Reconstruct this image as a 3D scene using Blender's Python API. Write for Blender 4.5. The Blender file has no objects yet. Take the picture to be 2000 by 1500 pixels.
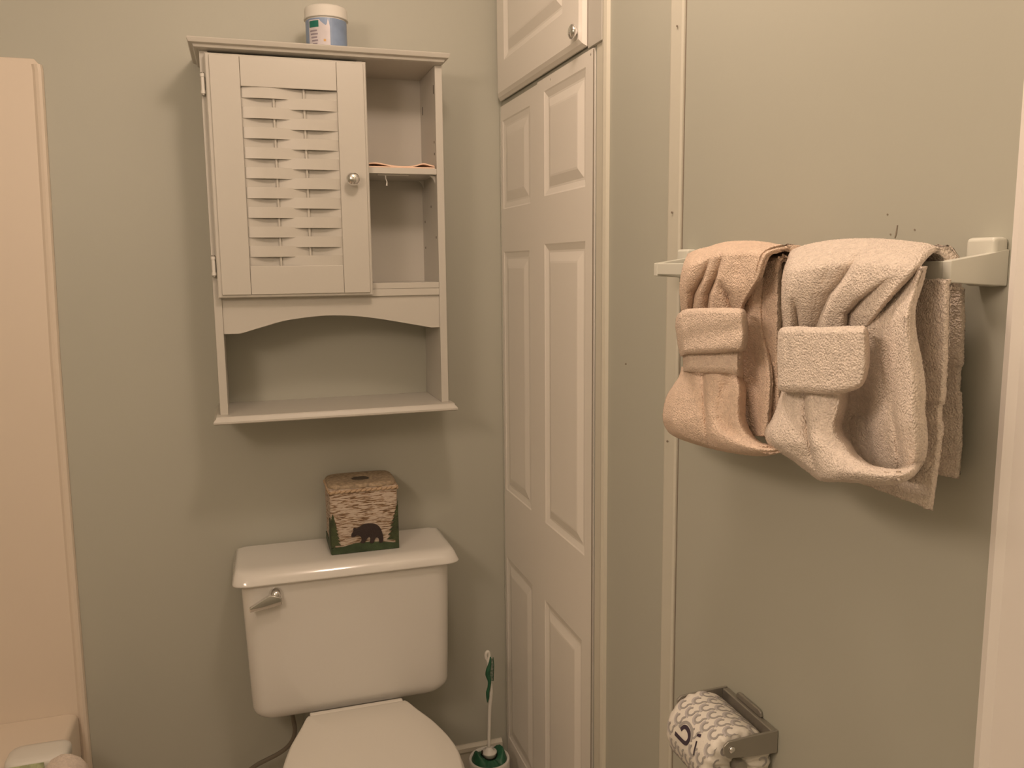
import bpy, bmesh, math, random
import numpy as np
from mathutils import Vector, Matrix, noise
from mathutils.geometry import tessellate_polygon
random.seed(4)
S = bpy.context.scene
COL = S.collection
PI = math.pi

# ---------------------------------------------------------------- camera
RIGHT = (0.9534, -0.3016, -0.0096)
DOWN = (-0.0517, -0.1318, -0.9899)
FWD = (0.2973, 0.9443, -0.1412)
CAM = Vector((0.0, -2.0, 1.40))
FPX = 1642.1
R3 = Matrix((RIGHT, [-a for a in DOWN], [-a for a in FWD])).transposed()
u_ = R3.col[0].normalized(); w_ = R3.col[2].normalized()
v_ = w_.cross(u_).normalized(); u_ = v_.cross(w_)
R3 = Matrix((u_, v_, w_)).transposed()
cd = bpy.data.cameras.new('camera')
cam = bpy.data.objects.new('camera', cd)
COL.objects.link(cam)
cam.matrix_world = Matrix.Translation(CAM) @ R3.to_4x4()
cd.sensor_width = 36.0
cd.lens = FPX / 2000 * 36
cd.clip_start = 0.02
S.camera = cam

# ---------------------------------------------------------------- light, exposure
wd = bpy.data.worlds.new('world'); S.world = wd; wd.use_nodes = True
wd.node_tree.nodes['Background'].inputs[0].default_value = (1.0, 0.80, 0.58, 1)
wd.node_tree.nodes['Background'].inputs[1].default_value = 0.02
def lamp(name, loc, power, radius, col):
    l = bpy.data.lights.new(name, 'POINT'); l.energy = power; l.shadow_soft_size = radius; l.color = col
    o = bpy.data.objects.new(name, l); COL.objects.link(o); o.location = loc
    return o
WARM = (1.0, 0.758, 0.605)
lamp('ceiling_lamp', (0.28, -1.08, 2.24), 13.5, 0.085, WARM)
for k in range(3):      # unseen fill lamps added left of the camera to brighten the right wall
    lamp('fill_lamp', (-0.74, -1.68 - 0.20 * k, 1.88), 7.8, 0.13, WARM)
S.view_settings.view_transform = 'Standard'
S.view_settings.look = 'None'
S.view_settings.gamma = 1
S.view_settings.use_curve_mapping = False
S.view_settings.exposure = 0.06

# ---------------------------------------------------------------- pixel rays onto real planes
def ray(x, y):
    a, b = (x - 1000) / FPX, (y - 750) / FPX
    return R3 @ Vector((a, -b, -1.0))
def onX(x, y, X):
    r = ray(x, y); return CAM + r * ((X - CAM.x) / r.x)
def onY(x, y, Y):
    r = ray(x, y); return CAM + r * ((Y - CAM.y) / r.y)

# ---------------------------------------------------------------- materials
def mat(name, col, rough=0.6, metal=0.0, bump=0.0, bscale=60, var=0.0, vscale=5, coat=0.0, spec=None, stretch=None):
    m = bpy.data.materials.new(name); m.use_nodes = True
    nt = m.node_tree; b = nt.nodes['Principled BSDF']
    b.inputs['Base Color'].default_value = (*col, 1)
    b.inputs['Roughness'].default_value = rough
    b.inputs['Metallic'].default_value = metal
    if spec is not None: b.inputs['Specular IOR Level'].default_value = spec
    if coat: b.inputs['Coat Weight'].default_value = coat; b.inputs['Coat Roughness'].default_value = 0.06
    tc = nt.nodes.new('ShaderNodeTexCoord'); src = tc.outputs['Object']
    if stretch:
        mp = nt.nodes.new('ShaderNodeMapping'); mp.inputs['Scale'].default_value = stretch
        nt.links.new(src, mp.inputs[0]); src = mp.outputs[0]
    if bump:
        n = nt.nodes.new('ShaderNodeTexNoise'); n.inputs['Scale'].default_value = bscale; n.inputs['Detail'].default_value = 4
        bp = nt.nodes.new('ShaderNodeBump'); bp.inputs['Strength'].default_value = bump; bp.inputs['Distance'].default_value = 0.002
        nt.links.new(src, n.inputs['Vector']); nt.links.new(n.outputs[0], bp.inputs['Height']); nt.links.new(bp.outputs[0], b.inputs['Normal'])
    if var:
        n = nt.nodes.new('ShaderNodeTexNoise'); n.inputs['Scale'].default_value = vscale; n.inputs['Detail'].default_value = 3
        cr = nt.nodes.new('ShaderNodeValToRGB')
        cr.color_ramp.elements[0].position = 0.3; cr.color_ramp.elements[1].position = 0.7
        cr.color_ramp.elements[0].color = (*[c * (1 - var) for c in col], 1)
        cr.color_ramp.elements[1].color = (*[min(1, c * (1 + var)) for c in col], 1)
        nt.links.new(src, n.inputs['Vector']); nt.links.new(n.outputs[0], cr.inputs[0]); nt.links.new(cr.outputs[0], b.inputs['Base Color'])
    return m
M_WALL = mat('sage_wall_paint', (0.465, 0.465, 0.395), 0.50, bump=0.05, bscale=140, var=0.02, vscale=2)
M_CEIL = mat('ceiling_paint', (0.64, 0.62, 0.57), 0.8, bump=0.2, bscale=90)
M_FLOOR = mat('vinyl_floor', (0.50, 0.45, 0.38), 0.5, var=0.12, vscale=9)
M_TRIM = mat('cream_trim_paint', (0.66, 0.63, 0.53), 0.42, var=0.015, vscale=6)
M_BAT = mat('painted_batten', (0.62, 0.60, 0.51), 0.45)
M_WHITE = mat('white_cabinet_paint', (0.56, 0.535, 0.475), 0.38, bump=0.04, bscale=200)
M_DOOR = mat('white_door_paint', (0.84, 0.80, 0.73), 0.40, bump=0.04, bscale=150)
M_CASING = mat('white_casing_paint', (0.86, 0.82, 0.77), 0.35)
M_PORC = mat('white_porcelain', (0.74, 0.72, 0.67), 0.12, coat=0.6)
M_SEAT = mat('white_seat_plastic', (0.76, 0.73, 0.66), 0.3)
M_TUB = mat('almond_fibreglass', (0.76, 0.665, 0.55), 0.5)
M_CHROME = mat('chrome', (0.82, 0.81, 0.80), 0.05, metal=1)
M_STEEL = mat('brushed_steel', (0.42, 0.40, 0.36), 0.30, metal=0.75, bump=0.2, bscale=60)
M_DARK = mat('dark_gap', (0.06, 0.045, 0.03), 0.8)
M_HOSE = mat('grey_braided_hose', (0.20, 0.17, 0.13), 0.45, bump=0.6, bscale=900)
M_BAR = mat('white_enamel', (0.70, 0.70, 0.62), 0.32)
M_SCRATCH = mat('scuff_mark', (0.25, 0.21, 0.16), 0.9)
M_PLW = mat('white_plastic', (0.74, 0.72, 0.66), 0.35)
M_GREEN = mat('green_rubber', (0.020, 0.11, 0.055), 0.45, var=0.2, vscale=50)
M_LABELBLUE = mat('blue_label', (0.23, 0.31, 0.46), 0.35, var=0.12, vscale=30)
M_LABELLILAC = mat('pale_label', (0.62, 0.58, 0.60), 0.4, var=0.05, vscale=60)
M_TEAL = mat('teal_label', (0.015, 0.16, 0.12), 0.4)
M_INK = mat('grey_print', (0.30, 0.26, 0.30), 0.5)
M_ORANGE = mat('gold_dot', (0.65, 0.38, 0.12), 0.5)
M_PAPER = mat('wrapper_paper', (0.80, 0.76, 0.68), 0.55, bump=0.5, bscale=90)
M_GREY1 = mat('wrapper_grey_print', (0.38, 0.36, 0.34), 0.55)
M_GREY2 = mat('wrapper_pale_grey_print', (0.52, 0.49, 0.48), 0.55)
M_PLUM = mat('dark_plum_print', (0.045, 0.03, 0.05), 0.5)
M_BEAR = mat('bear_paint', (0.035, 0.022, 0.020), 0.5, bump=0.5, bscale=350)
M_PINE = mat('pine_green_paint', (0.045, 0.060, 0.022), 0.55, bump=0.8, bscale=400, var=0.4, vscale=70)
M_GRASS = mat('grass_green_paint', (0.040, 0.065, 0.028), 0.5, bump=0.7, bscale=200, var=0.3, vscale=40)
M_ROPE = mat('rope_paint', (0.46, 0.33, 0.21), 0.6, bump=0.4, bscale=200)
M_TOP = mat('speckled_tan', (0.34, 0.26, 0.17), 0.65, bump=0.7, bscale=250, var=0.35, vscale=120)
M_CLOTH = mat('peach_cloth', (0.85, 0.62, 0.47), 0.9, bump=0.5, bscale=400)

def bark_mat():
    m = bpy.data.materials.new('birch_bark_paint'); m.use_nodes = True
    nt = m.node_tree; b = nt.nodes['Principled BSDF']; b.inputs['Roughness'].default_value = 0.6
    tc = nt.nodes.new('ShaderNodeTexCoord'); mp = nt.nodes.new('ShaderNodeMapping')
    mp.inputs['Scale'].default_value = (55, 55, 430)
    n = nt.nodes.new('ShaderNodeTexNoise'); n.inputs['Scale'].default_value = 1.0; n.inputs['Detail'].default_value = 3; n.inputs['Distortion'].default_value = 0.6
    cr = nt.nodes.new('ShaderNodeValToRGB'); e = cr.color_ramp.elements
    e[0].position = 0.38; e[0].color = (0.16, 0.095, 0.05, 1)
    e[1].position = 0.52; e[1].color = (0.57, 0.475, 0.385, 1)
    e2 = cr.color_ramp.elements.new(0.44); e2.color = (0.32, 0.21, 0.12, 1)
    bp = nt.nodes.new('ShaderNodeBump'); bp.inputs['Strength'].default_value = 0.8; bp.inputs['Distance'].default_value = 0.002
    nt.links.new(tc.outputs['Object'], mp.inputs[0]); nt.links.new(mp.outputs[0], n.inputs['Vector'])
    nt.links.new(n.outputs[0], cr.inputs[0]); nt.links.new(cr.outputs[0], b.inputs['Base Color'])
    nt.links.new(n.outputs[0], bp.inputs['Height']); nt.links.new(bp.outputs[0], b.inputs['Normal'])
    return m
M_BARK = bark_mat()

def terry(name, col, strength=0.8):
    m = bpy.data.materials.new(name); m.use_nodes = True
    nt = m.node_tree; b = nt.nodes['Principled BSDF']; b.inputs['Roughness'].default_value = 0.95
    b.inputs['Specular IOR Level'].default_value = 0.1
    b.inputs['Sheen Weight'].default_value = 0.35; b.inputs['Sheen Roughness'].default_value = 0.5
    b.inputs['Sheen Tint'].default_value = (*col, 1)
    tc = nt.nodes.new('ShaderNodeTexCoord')
    v = nt.nodes.new('ShaderNodeTexVoronoi'); v.inputs['Scale'].default_value = 560
    n = nt.nodes.new('ShaderNodeTexNoise'); n.inputs['Scale'].default_value = 380; n.inputs['Detail'].default_value = 4
    ad = nt.nodes.new('ShaderNodeMath'); ad.operation = 'SUBTRACT'
    nt.links.new(tc.outputs['Object'], v.inputs['Vector']); nt.links.new(tc.outputs['Object'], n.inputs['Vector'])
    nt.links.new(n.outputs[0], ad.inputs[0]); nt.links.new(v.outputs['Distance'], ad.inputs[1])
    bp = nt.nodes.new('ShaderNodeBump'); bp.inputs['Strength'].default_value = strength; bp.inputs['Distance'].default_value = 0.0022
    nt.links.new(ad.outputs[0], bp.inputs['Height']); nt.links.new(bp.outputs[0], b.inputs['Normal'])
    n2 = nt.nodes.new('ShaderNodeTexNoise'); n2.inputs['Scale'].default_value = 160; n2.inputs['Detail'].default_value = 3
    cr = nt.nodes.new('ShaderNodeValToRGB'); cr.color_ramp.elements[0].position = 0.3; cr.color_ramp.elements[1].position = 0.7
    cr.color_ramp.elements[0].color = (*[c * 0.90 for c in col], 1); cr.color_ramp.elements[1].color = (*[min(1, c * 1.07) for c in col], 1)
    nt.links.new(tc.outputs['Object'], n2.inputs['Vector']); nt.links.new(n2.outputs[0], cr.inputs[0]); nt.links.new(cr.outputs[0], b.inputs['Base Color'])
    return m
M_PEACH = terry('peach_terry', (0.88, 0.695, 0.555))
M_PEACH2 = terry('faded_peach_terry', (0.84, 0.69, 0.57))
M_IVORY = terry('ivory_terry', (0.87, 0.76, 0.66))

# ---------------------------------------------------------------- mesh helpers
def tag(o, label=None, cat=None, group=None, kind=None):
    if label: o['label'] = label
    if cat: o['category'] = cat
    if group: o['group'] = group
    if kind: o['kind'] = kind
    return o
def empty(name, loc=(0, 0, 0)):
    o = bpy.data.objects.new(name, None); COL.objects.link(o); o.location = loc; o.empty_display_size = 0.05
    return o
def wpos(o):
    p = Vector((0, 0, 0))
    while o: p = p + o.location; o = o.parent
    return p
def obj(name, bm, m, parent=None, smooth=False, bevel=0, bseg=2, auto=None):
    """all coordinates are world; the mesh origin is moved to the parent's place"""
    bmesh.ops.recalc_face_normals(bm, faces=bm.faces)
    if parent:
        off = wpos(parent)
        for v in bm.verts: v.co -= off
    me = bpy.data.meshes.new(name); bm.to_mesh(me); bm.free()
    if m: me.materials.append(m)
    o = bpy.data.objects.new(name, me); COL.objects.link(o)
    if parent: o.parent = parent
    if smooth or auto:
        for p in me.polygons: p.use_smooth = True
    if bevel:
        b = o.modifiers.new('bevel', 'BEVEL'); b.width = bevel; b.segments = bseg; b.limit_method = 'ANGLE'; b.angle_limit = math.radians(35)
        for p in me.polygons: p.use_smooth = True
        w = o.modifiers.new('wn', 'WEIGHTED_NORMAL'); w.keep_sharp = False
    return o
def box(bm, x0, x1, y0, y1, z0, z1):
    vs = [bm.verts.new((x, y, z)) for x in (x0, x1) for y in (y0, y1) for z in (z0, z1)]
    for f in ((0, 1, 3, 2), (4, 6, 7, 5), (0, 4, 5, 1), (2, 3, 7, 6), (0, 2, 6, 4), (1, 5, 7, 3)):
        bm.faces.new([vs[i] for i in f])
    return vs
def bx(*a):
    bm = bmesh.new(); box(bm, *a); return bm
def loft(bm, secs, closed=True, cap=True):
    rows = [[bm.verts.new(p) for p in s] for s in secs]
    n = len(rows[0])
    for a, b in zip(rows, rows[1:]):
        for i in range(n if closed else n - 1):
            j = (i + 1) % n
            bm.faces.new((a[i], a[j], b[j], b[i]))
    if cap:
        bm.faces.new(rows[0][::-1]); bm.faces.new(rows[-1])
    return rows
def lathe(bm, prof, c, n=40, axis='Z'):
    secs = []
    for r, h in prof:
        s = []
        for i in range(n):
            a = 2 * PI * i / n
            if axis == 'Z': s.append((c[0] + r * math.cos(a), c[1] + r * math.sin(a), c[2] + h))
            elif axis == 'Y': s.append((c[0] + r * math.cos(a), c[1] + h, c[2] + r * math.sin(a)))
            else: s.append((c[0] + h, c[1] + r * math.cos(a), c[2] + r * math.sin(a)))
        secs.append(s)
    loft(bm, secs)
def tube(bm, pts, r, n=12):
    pts = [Vector(p) for p in pts]; secs = []
    rr = r if isinstance(r, (list, tuple)) else [r] * len(pts)
    t0 = (pts[1] - pts[0]).normalized()
    nrm = t0.orthogonal().normalized()
    for i, p in enumerate(pts):
        t = (pts[min(i + 1, len(pts) - 1)] - pts[max(i - 1, 0)]).normalized()
        nrm = (nrm - t * nrm.dot(t)).normalized(); b = t.cross(nrm)
        secs.append([p + (nrm * math.cos(2 * PI * k / n) + b * math.sin(2 * PI * k / n)) * rr[i] for k in range(n)])
    loft(bm, secs)
def prism(bm, pts, d):
    """pts: closed outline of 3d points; d: extrusion vector"""
    a = [bm.verts.new(p) for p in pts]; b = [bm.verts.new(Vector(p) + Vector(d)) for p in pts]
    n = len(a)
    for i in range(n):
        j = (i + 1) % n; bm.faces.new((a[i], a[j], b[j], b[i]))
    for tri in tessellate_polygon([[Vector(p) for p in pts]]):
        bm.faces.new([a[i] for i in tri]); bm.faces.new([b[i] for i in tri[::-1]])
def catmull(pts, n):
    P = [np.array(p, float) for p in pts]; P = [2 * P[0] - P[1]] + P + [2 * P[-1] - P[-2]]
    m = len(pts) - 1; out = []
    for k in range(n):
        s = k / (n - 1) * m; i = min(int(s), m - 1); t = s - i
        a, b, c, d = P[i:i + 4]
        out.append(0.5 * ((2 * b) + (c - a) * t + (2 * a - 5 * b + 4 * c - d) * t * t + (3 * b - a - 3 * c + d) * t ** 3))
    return out

# ================================================================ the setting
XW = 0.610
def struct(name, bm, m, **k):
    o = obj(name, bm, m, **k); o['kind'] = 'structure'; return o
struct('wall_back', bx(-1.25, 0.72, 0.0, 0.06, 0, 2.42), M_WALL)
wr = struct('wall_right', bx(XW, XW + 0.06, -2.45, -0.0005, 0, 2.42), M_WALL)
struct('wall_left', bx(-1.25, -1.19, -2.45, -0.0005, 0, 2.42), M_WALL)
struct('wall_alcove', bx(-1.1895, -0.86, -2.4395, -1.53, 0.0005, 2.42), M_WALL)
struct('wall_front', bx(-1.1895, XW - 0.0005, -2.50, -2.44, 0, 2.42), M_WALL)
struct('floor', bx(-1.25, 0.72, -2.5, 0.06, -0.05, -0.0005), M_FLOOR)
struct('ceiling', bx(-1.25, 0.72, -2.5, 0.06, 2.4205, 2.47), M_CEIL)
# small scuffs left on the right wall above the towels
bm = bmesh.new()
c1 = [onX(x, y, XW - 0.0004) for x, y in ((1751.5, 440), (1753.5, 440), (1751.5, 456), (1748.5, 465), (1746.5, 465), (1749, 455))]
prism(bm, c1, (0.0003, 0, 0))
for x, y in ((1739, 458), (1786, 449), (1222, 711), (1733, 419)):
    q = [onX(x + 1.6 * math.cos(a), y + 2.0 * math.sin(a), XW - 0.0004) for a in [i * PI / 4 for i in range(8)]]
    prism(bm, q, (0.0003, 0, 0))
obj('scuff', bm, M_SCRATCH, wr)
# seam batten on the right wall
bm = bmesh.new()
prism(bm, [(XW, -0.8925, 0.10), (XW - 0.003, -0.8925, 0.10), (XW - 0.0045, -0.888, 0.10), (XW - 0.0045, -0.858, 0.10), (XW - 0.003, -0.853, 0.10), (XW, -0.852, 0.10)], (0, 0, 2.31))
tr1 = struct('trim_1', bm, M_BAT)
bm = bmesh.new()
for x, y in ((1322, 51), (1312, 415), (1303, 862)):
    q = [onX(x + 1.8 * math.cos(a), y + 2.2 * math.sin(a), XW - 0.0064) for a in [i * PI / 4 for i in range(8)]]
    prism(bm, q, (0.0004, 0, 0))
obj('nail_head', bm, M_SCRATCH, tr1)
# baseboards
bm = bmesh.new()
prism(bm, [(-0.38, 0, 0.152), (-0.38, -0.005, 0.152), (-0.38, -0.012, 0.146), (-0.38, -0.013, 0.136), (-0.38, -0.009, 0.131), (-0.38, -0.009, 0), (-0.38, 0, 0)], (0.97, 0, 0))
struct('baseboard_back', bm, M_TRIM)
bm = bmesh.new()
prism(bm, [(XW, -0.66, 0.10), (XW - 0.006, -0.66, 0.10), (XW - 0.011, -0.66, 0.094), (XW - 0.011, -0.66, 0), (XW, -0.66, 0)], (0, -0.79, 0))
struct('baseboard_right', bm, M_TRIM)
# entry door casing at the right edge
d1 = empty('door_1', (XW, -1.65, 0)); d1['kind'] = 'structure'
bm = bmesh.new()
prof = [(XW, -1.464), (XW - 0.014, -1.464), (XW - 0.020, -1.468), (XW - 0.022, -1.475), (XW - 0.018, -1.482), (XW - 0.018, -1.52), (XW - 0.013, -1.528), (XW, -1.528)]
prism(bm, [(x, y, 0) for x, y in prof], (0, 0, 2.08))
bm.normal_update()
obj('casing', bm, M_CASING, d1)
obj('casing', bx(XW - 0.018, XW, -2.20, -1.462, 2.08, 2.14), M_CASING, d1, bevel=0.003)
obj('door_slab', bx(XW - 0.006, XW - 0.0003, -2.2, -1.53, 0.005, 2.07), M_DOOR, d1)

# ---------------------------------------------------------------- panelled closet doors in the right wall
def panel_leaf(y0, y1, z0, z1, X0, panels, th=0.012, g=0.008):
    """door leaf facing -X between Y=y0 (far) and y1 (near); panels = (ya, yb, za, zb) with V-groove and raised field"""
    bm = bmesh.new()
    ys = sorted({y0, y1} | {p[0] for p in panels} | {p[1] for p in panels})
    zs = sorted({z0, z1} | {p[2] for p in panels} | {p[3] for p in panels})
    V = {}
    def v(x, y, z):
        k = (round(x, 5), round(y, 5), round(z, 5))
        if k not in V: V[k] = bm.verts.new(k)
        return V[k]
    for a, b in zip(ys, ys[1:]):
        for c, d in zip(zs, zs[1:]):
            my, mz = (a + b) / 2, (c + d) / 2
            if any(min(p[0], p[1]) < my < max(p[0], p[1]) and p[2] < mz < p[3] for p in panels): continue
            bm.faces.new((v(X0, a, c), v(X0, b, c), v(X0, b, d), v(X0, a, d)))
    for p in panels:
        ya, yb = min(p[0], p[1]), max(p[0], p[1]); za, zb = p[2], p[3]
        rings = [(0, 0), (0.003, 0.0015), (0.014, g), (0.018, g), (0.036, -0.0005), (0.040, -0.001)]
        prev = None
        for ins, dep in rings:
            r = [v(X0 + dep, ya + ins, za + ins), v(X0 + dep, yb - ins, za + ins), v(X0 + dep, yb - ins, zb - ins), v(X0 + dep, ya + ins, zb - ins)]
            if prev:
                for i in range(4): bm.faces.new((prev[i], prev[(i + 1) % 4], r[(i + 1) % 4], r[i]))
            prev = r
        bm.faces.new(prev)
    # edges of the slab
    c = [(y0, z0), (y1, z0), (y1, z1), (y0, z1)]
    for (a, b), (e, f) in zip(c, c[1:] + c[:1]):
        bm.faces.new((v(X0, a, b), v(X0, e, f), v(X0 + th, e, f), v(X0 + th, a, b)))
    bm.faces.new([v(X0 + th, *q) for q in c])
    return bm
XD = 0.606
o = struct('door_2', panel_leaf(-0.272, -0.006, 0.02, 1.772, XD, [(-0.222, -0.020, 1.531, 1.738), (-0.214, -0.020, 0.835, 1.430), (-0.221, -0.018, 0.16, 0.657)], th=0.0035, g=0.0030), M_DOOR)
o = struct('door_3', panel_leaf(-0.574, -0.277, 0.02, 1.774, XD - 0.002, [(-0.540, -0.318, 1.539, 1.749), (-0.540, -0.317, 0.836, 1.441), (-0.528, -0.310, 0.16, 0.657)], th=0.0055, g=0.0050), M_DOOR)
bm = bmesh.new()
for x, y, s in ((1155, 106, 2.2), (1076, 155, 1.8)):
    lathe(bm, [(0.0001, -0.002), (0.002, -0.0015), (0.003, 0), (0.003, 0.0006)], onX(x, y, XD - 0.001), 12, 'X')
obj('screw_head', bm, M_CHROME, o)
# upper cupboard door, lipped edge
d4 = empty('door_4', (XD, -0.3, 1.79)); d4['kind'] = 'structure'
bm = panel_leaf(-0.535, -0.03, 1.797, 2.36, XD - 0.014, [(-0.455, -0.082, 1.862, 2.29)], th=0.010, g=0.006)
rings = [[(XD - 0.014, -0.03, 1.797), (XD - 0.014, -0.535, 1.797), (XD - 0.014, -0.535, 2.36), (XD - 0.014, -0.03, 2.36)],
         [(XD - 0.010, -0.022, 1.789), (XD - 0.010, -0.543, 1.789), (XD - 0.010, -0.543, 2.368), (XD - 0.010, -0.022, 2.368)],
         [(XD - 0.004, -0.016, 1.783), (XD - 0.004, -0.549, 1.783), (XD - 0.004, -0.549, 2.374), (XD - 0.004, -0.016, 2.374)],
         [(XD - 0.0005, -0.016, 1.783), (XD - 0.0005, -0.549, 1.783), (XD - 0.0005, -0.549, 2.374), (XD - 0.0005, -0.016, 2.374)]]
loft(bm, rings, cap=False)
obj('door_panel', bm, M_DOOR, d4)
KP = onX(1118, 62, XD - 0.023)
bm = bmesh.new()
lathe(bm, [(0.006, 0), (0.006, -0.003), (0.0115, -0.006), (0.0135, -0.009), (0.012, -0.013), (0.007, -0.0155), (0.0002, -0.0165)], (XD - 0.014, KP.y, KP.z), 28, 'X')
obj('door_knob', bm, M_CHROME, d4, smooth=True)
# face frame and jamb round the closet
bm = bmesh.new()
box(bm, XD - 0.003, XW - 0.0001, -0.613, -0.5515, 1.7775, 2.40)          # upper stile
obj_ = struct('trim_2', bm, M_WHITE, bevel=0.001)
bm = bmesh.new()
prism(bm, [(XW, -0.613, 0), (XD + 0.001, -0.6135, 0), (XD - 0.003, -0.617, 0), (XD - 0.004, -0.624, 0), (XD - 0.002, -0.632, 0), (XW, -0.634, 0)], (0, 0, 2.40))
struct('trim_3', bm, M_TRIM)
M_GAP = mat('shadow_gap', (0.27, 0.23, 0.18), 0.9)  # dark strips with this colour paint the shade inside door and batten gaps
bm = bmesh.new(); box(bm, XD - 0.0022, XD - 0.0016, -0.5770, -0.5747, 0.02, 1.772); obj('gap_shade', bm, M_GAP, obj_)
bm = bmesh.new(); box(bm, XD - 0.0036, XD - 0.0031, -0.5530, -0.5513, 1.782, 2.37); obj('gap_shade', bm, M_GAP, obj_)
bm = bmesh.new(); box(bm, XW - 0.0008, XW - 0.0001, -0.8946, -0.8926, 0.1, 2.41); obj('gap_shade', bm, M_GAP, tr1)
bm = bmesh.new(); box(bm, XW - 0.0022, XW - 0.0002, -0.613, -0.5825, 0, 1.7773); struct('trim_4', bm, M_TRIM)
bm = bmesh.new(); box(bm, XD - 0.002, XW - 0.0002, -0.005, -0.0002, 0.153, 2.40); struct('trim_5', bm, M_WALL)

# ================================================================ bathtub and surround
tub = empty('bathtub', (-0.8, -0.75, 0))
tag(tub, 'almond bathtub whose deck and apron corner shows at the lower left', 'bathtub')
def rrect(x0, x1, y0, y1, z, r, n=6):
    out = []
    for cx, cy, a0 in ((x1 - r, y1 - r, 0), (x0 + r, y1 - r, 90), (x0 + r, y0 + r, 180), (x1 - r, y0 + r, 270)):
        for k in range(n + 1):
            a = math.radians(a0 + 90 * k / n); out.append((cx + r * math.cos(a), cy + r * math.sin(a), z))
    return out
bm = bmesh.new()
T0, T1, TY0, TY1 = -1.185, -0.409, -1.50, -0.0065
loft(bm, [rrect(T0, T1, TY0, TY1, 0, 0.004), rrect(T0, T1, TY0, TY1, 0.393, 0.004), rrect(T0 + 0.002, T1 - 0.003, TY0 + 0.002, TY1 - 0.0, 0.401, 0.006),
          rrect(T0 + 0.01, T1 - 0.010, TY0 + 0.01, TY1 - 0.0, 0.405, 0.012), rrect(T0 + 0.013, T1 - 0.013, TY0 + 0.013, TY1 - 0.002, 0.405, 0.014), rrect(T0 + 0.016, T1 - 0.016, TY0 + 0.016, TY1 - 0.004, 0.405, 0.016), rrect(T0 + 0.070, T1 - 0.070, TY0 + 0.085, TY1 - 0.135, 0.405, 0.10), rrect(T0 + 0.075, T1 - 0.075, TY0 + 0.09, TY1 - 0.14, 0.4042, 0.10),
          rrect(T0 + 0.085, T1 - 0.085, TY0 + 0.10, TY1 - 0.15, 0.393, 0.10), rrect(T0 + 0.14, T1 - 0.14, TY0 + 0.2, TY1 - 0.25, 0.10, 0.12),
          rrect(T0 + 0.2, T1 - 0.2, TY0 + 0.3, TY1 - 0.35, 0.07, 0.1)])
obj('tub_shell', bm, M_TUB, tub, smooth=True).modifiers.new('e', 'EDGE_SPLIT').split_angle = math.radians(40)
bm = bmesh.new()
# surround panel on the back wall: raised flange along its right edge
zt = 1.823
def surr(z, top=False):
    return [(-1.185, -0.0005, z), (-1.185, -0.006, z), (-0.398, -0.006, z), (-0.394, -0.010, z), (-0.386, -0.010, z), (-0.380, -0.006, z), (-0.378, -0.0005, z)]
prism(bm, [(-1.185, -0.0004, 0.30), (-0.400, -0.0004, 0.30), (-0.400, -0.0004, 0.41), (-0.395, -0.0004, 1.0), (-0.390, -0.0004, 1.4), (-0.373, -0.0004, zt - 0.030), (-0.375, -0.0004, zt - 0.012), (-0.385, -0.0004, zt), (-1.185, -0.0004, zt)], (0, -0.0054, 0))
sur = obj('tub_surround', bm, M_TUB, bevel=0.002)
tag(sur, 'almond wall panel above the bathtub with a rounded upper corner', 'tub surround')
bm = bmesh.new()
pts = [(-0.4005, 1.80), (-0.403, 1.2), (-0.413, 0.80), (-0.4145, 0.407)]
path = [(-0.392 + 0.014 * 0, 0), ]
secs = []
for z, xc in ((0.0, -0.398), (0.41, -0.3975), (0.8, -0.395), (1.21, -0.3915), (1.6, -0.382), (1.80, -0.3775), (1.812, -0.379)):
    secs.append([(xc - 0.0115, -0.0058, z), (xc - 0.006, -0.0095, z), (xc, -0.011, z), (xc + 0.005, -0.009, z), (xc + 0.0075, -0.004, z), (xc + 0.008, -0.0006, z), (xc - 0.0115, -0.0006, z)])
loft(bm, secs)
obj('edge_flange', bm, M_TUB, sur, smooth=False)

# packets at the tub
pk = empty('wipes_packet', (-0.45, -0.20, 0.405))
tag(pk, 'white plastic packet with pale green label lying on the tub deck', 'packet')
bm = bmesh.new()
def pillow(cx, cy, hx, hy, z, r, tilt=0):
    return [(x, y, z + tilt * (x - cx)) for x, y, z in rrect(cx - hx, cx + hx, cy - hy, cy + hy, z, r)]
PX, PY = -0.447, -0.200
loft(bm, [pillow(PX, PY, .052, .030, 0.4052, .02), pillow(PX, PY, .057, .036, 0.409, .02), pillow(PX, PY, .0575, .037, 0.422, .02), pillow(PX, PY, .0565, .036, 0.428, .02),
          pillow(PX, PY, .052, .032, 0.4325, .02), pillow(PX, PY, .040, .022, 0.4350, .018), pillow(PX, PY, .015, .008, 0.4357, .006)])
obj('packet_body', bm, M_PLW, pk, smooth=True)
M_LG = mat('pale_green_label', (0.42, 0.47, 0.28), 0.5, var=0.45, vscale=60)
obj('label', bx(-0.496, -0.430, -0.2382, -0.2366, 0.4095, 0.4270), M_LG, pk)
cl = bmesh.new()
sec = [(-0.428, 0.4065), (-0.424, 0.425), (-0.412, 0.441), (-0.395, 0.449), (-0.376, 0.447), (-0.358, 0.436), (-0.346, 0.418), (-0.343, 0.385), (-0.350, 0.33), (-0.352, 0.30), (-0.362, 0.296), (-0.4055, 0.296), (-0.4065, 0.35), (-0.4065, 0.4066)]
secs = []
for k in range(15):
    y = -0.2415 - 0.10 * k / 14; f = 1 - abs(k / 7 - 1) ** 6 * 0.30
    secs.append([(-0.400 + (x + 0.400) * f if x > -0.40 else x, y, 0.4066 + (z - 0.4066) * f if z > 0.4066 else z) for x, z in sec])
loft(cl, secs)
fc = obj('face_cloth', cl, M_IVORY, smooth=True)
tag(fc, 'small bunched off-white cloth draped over the tub rim beside the packet', 'cloth')

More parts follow.
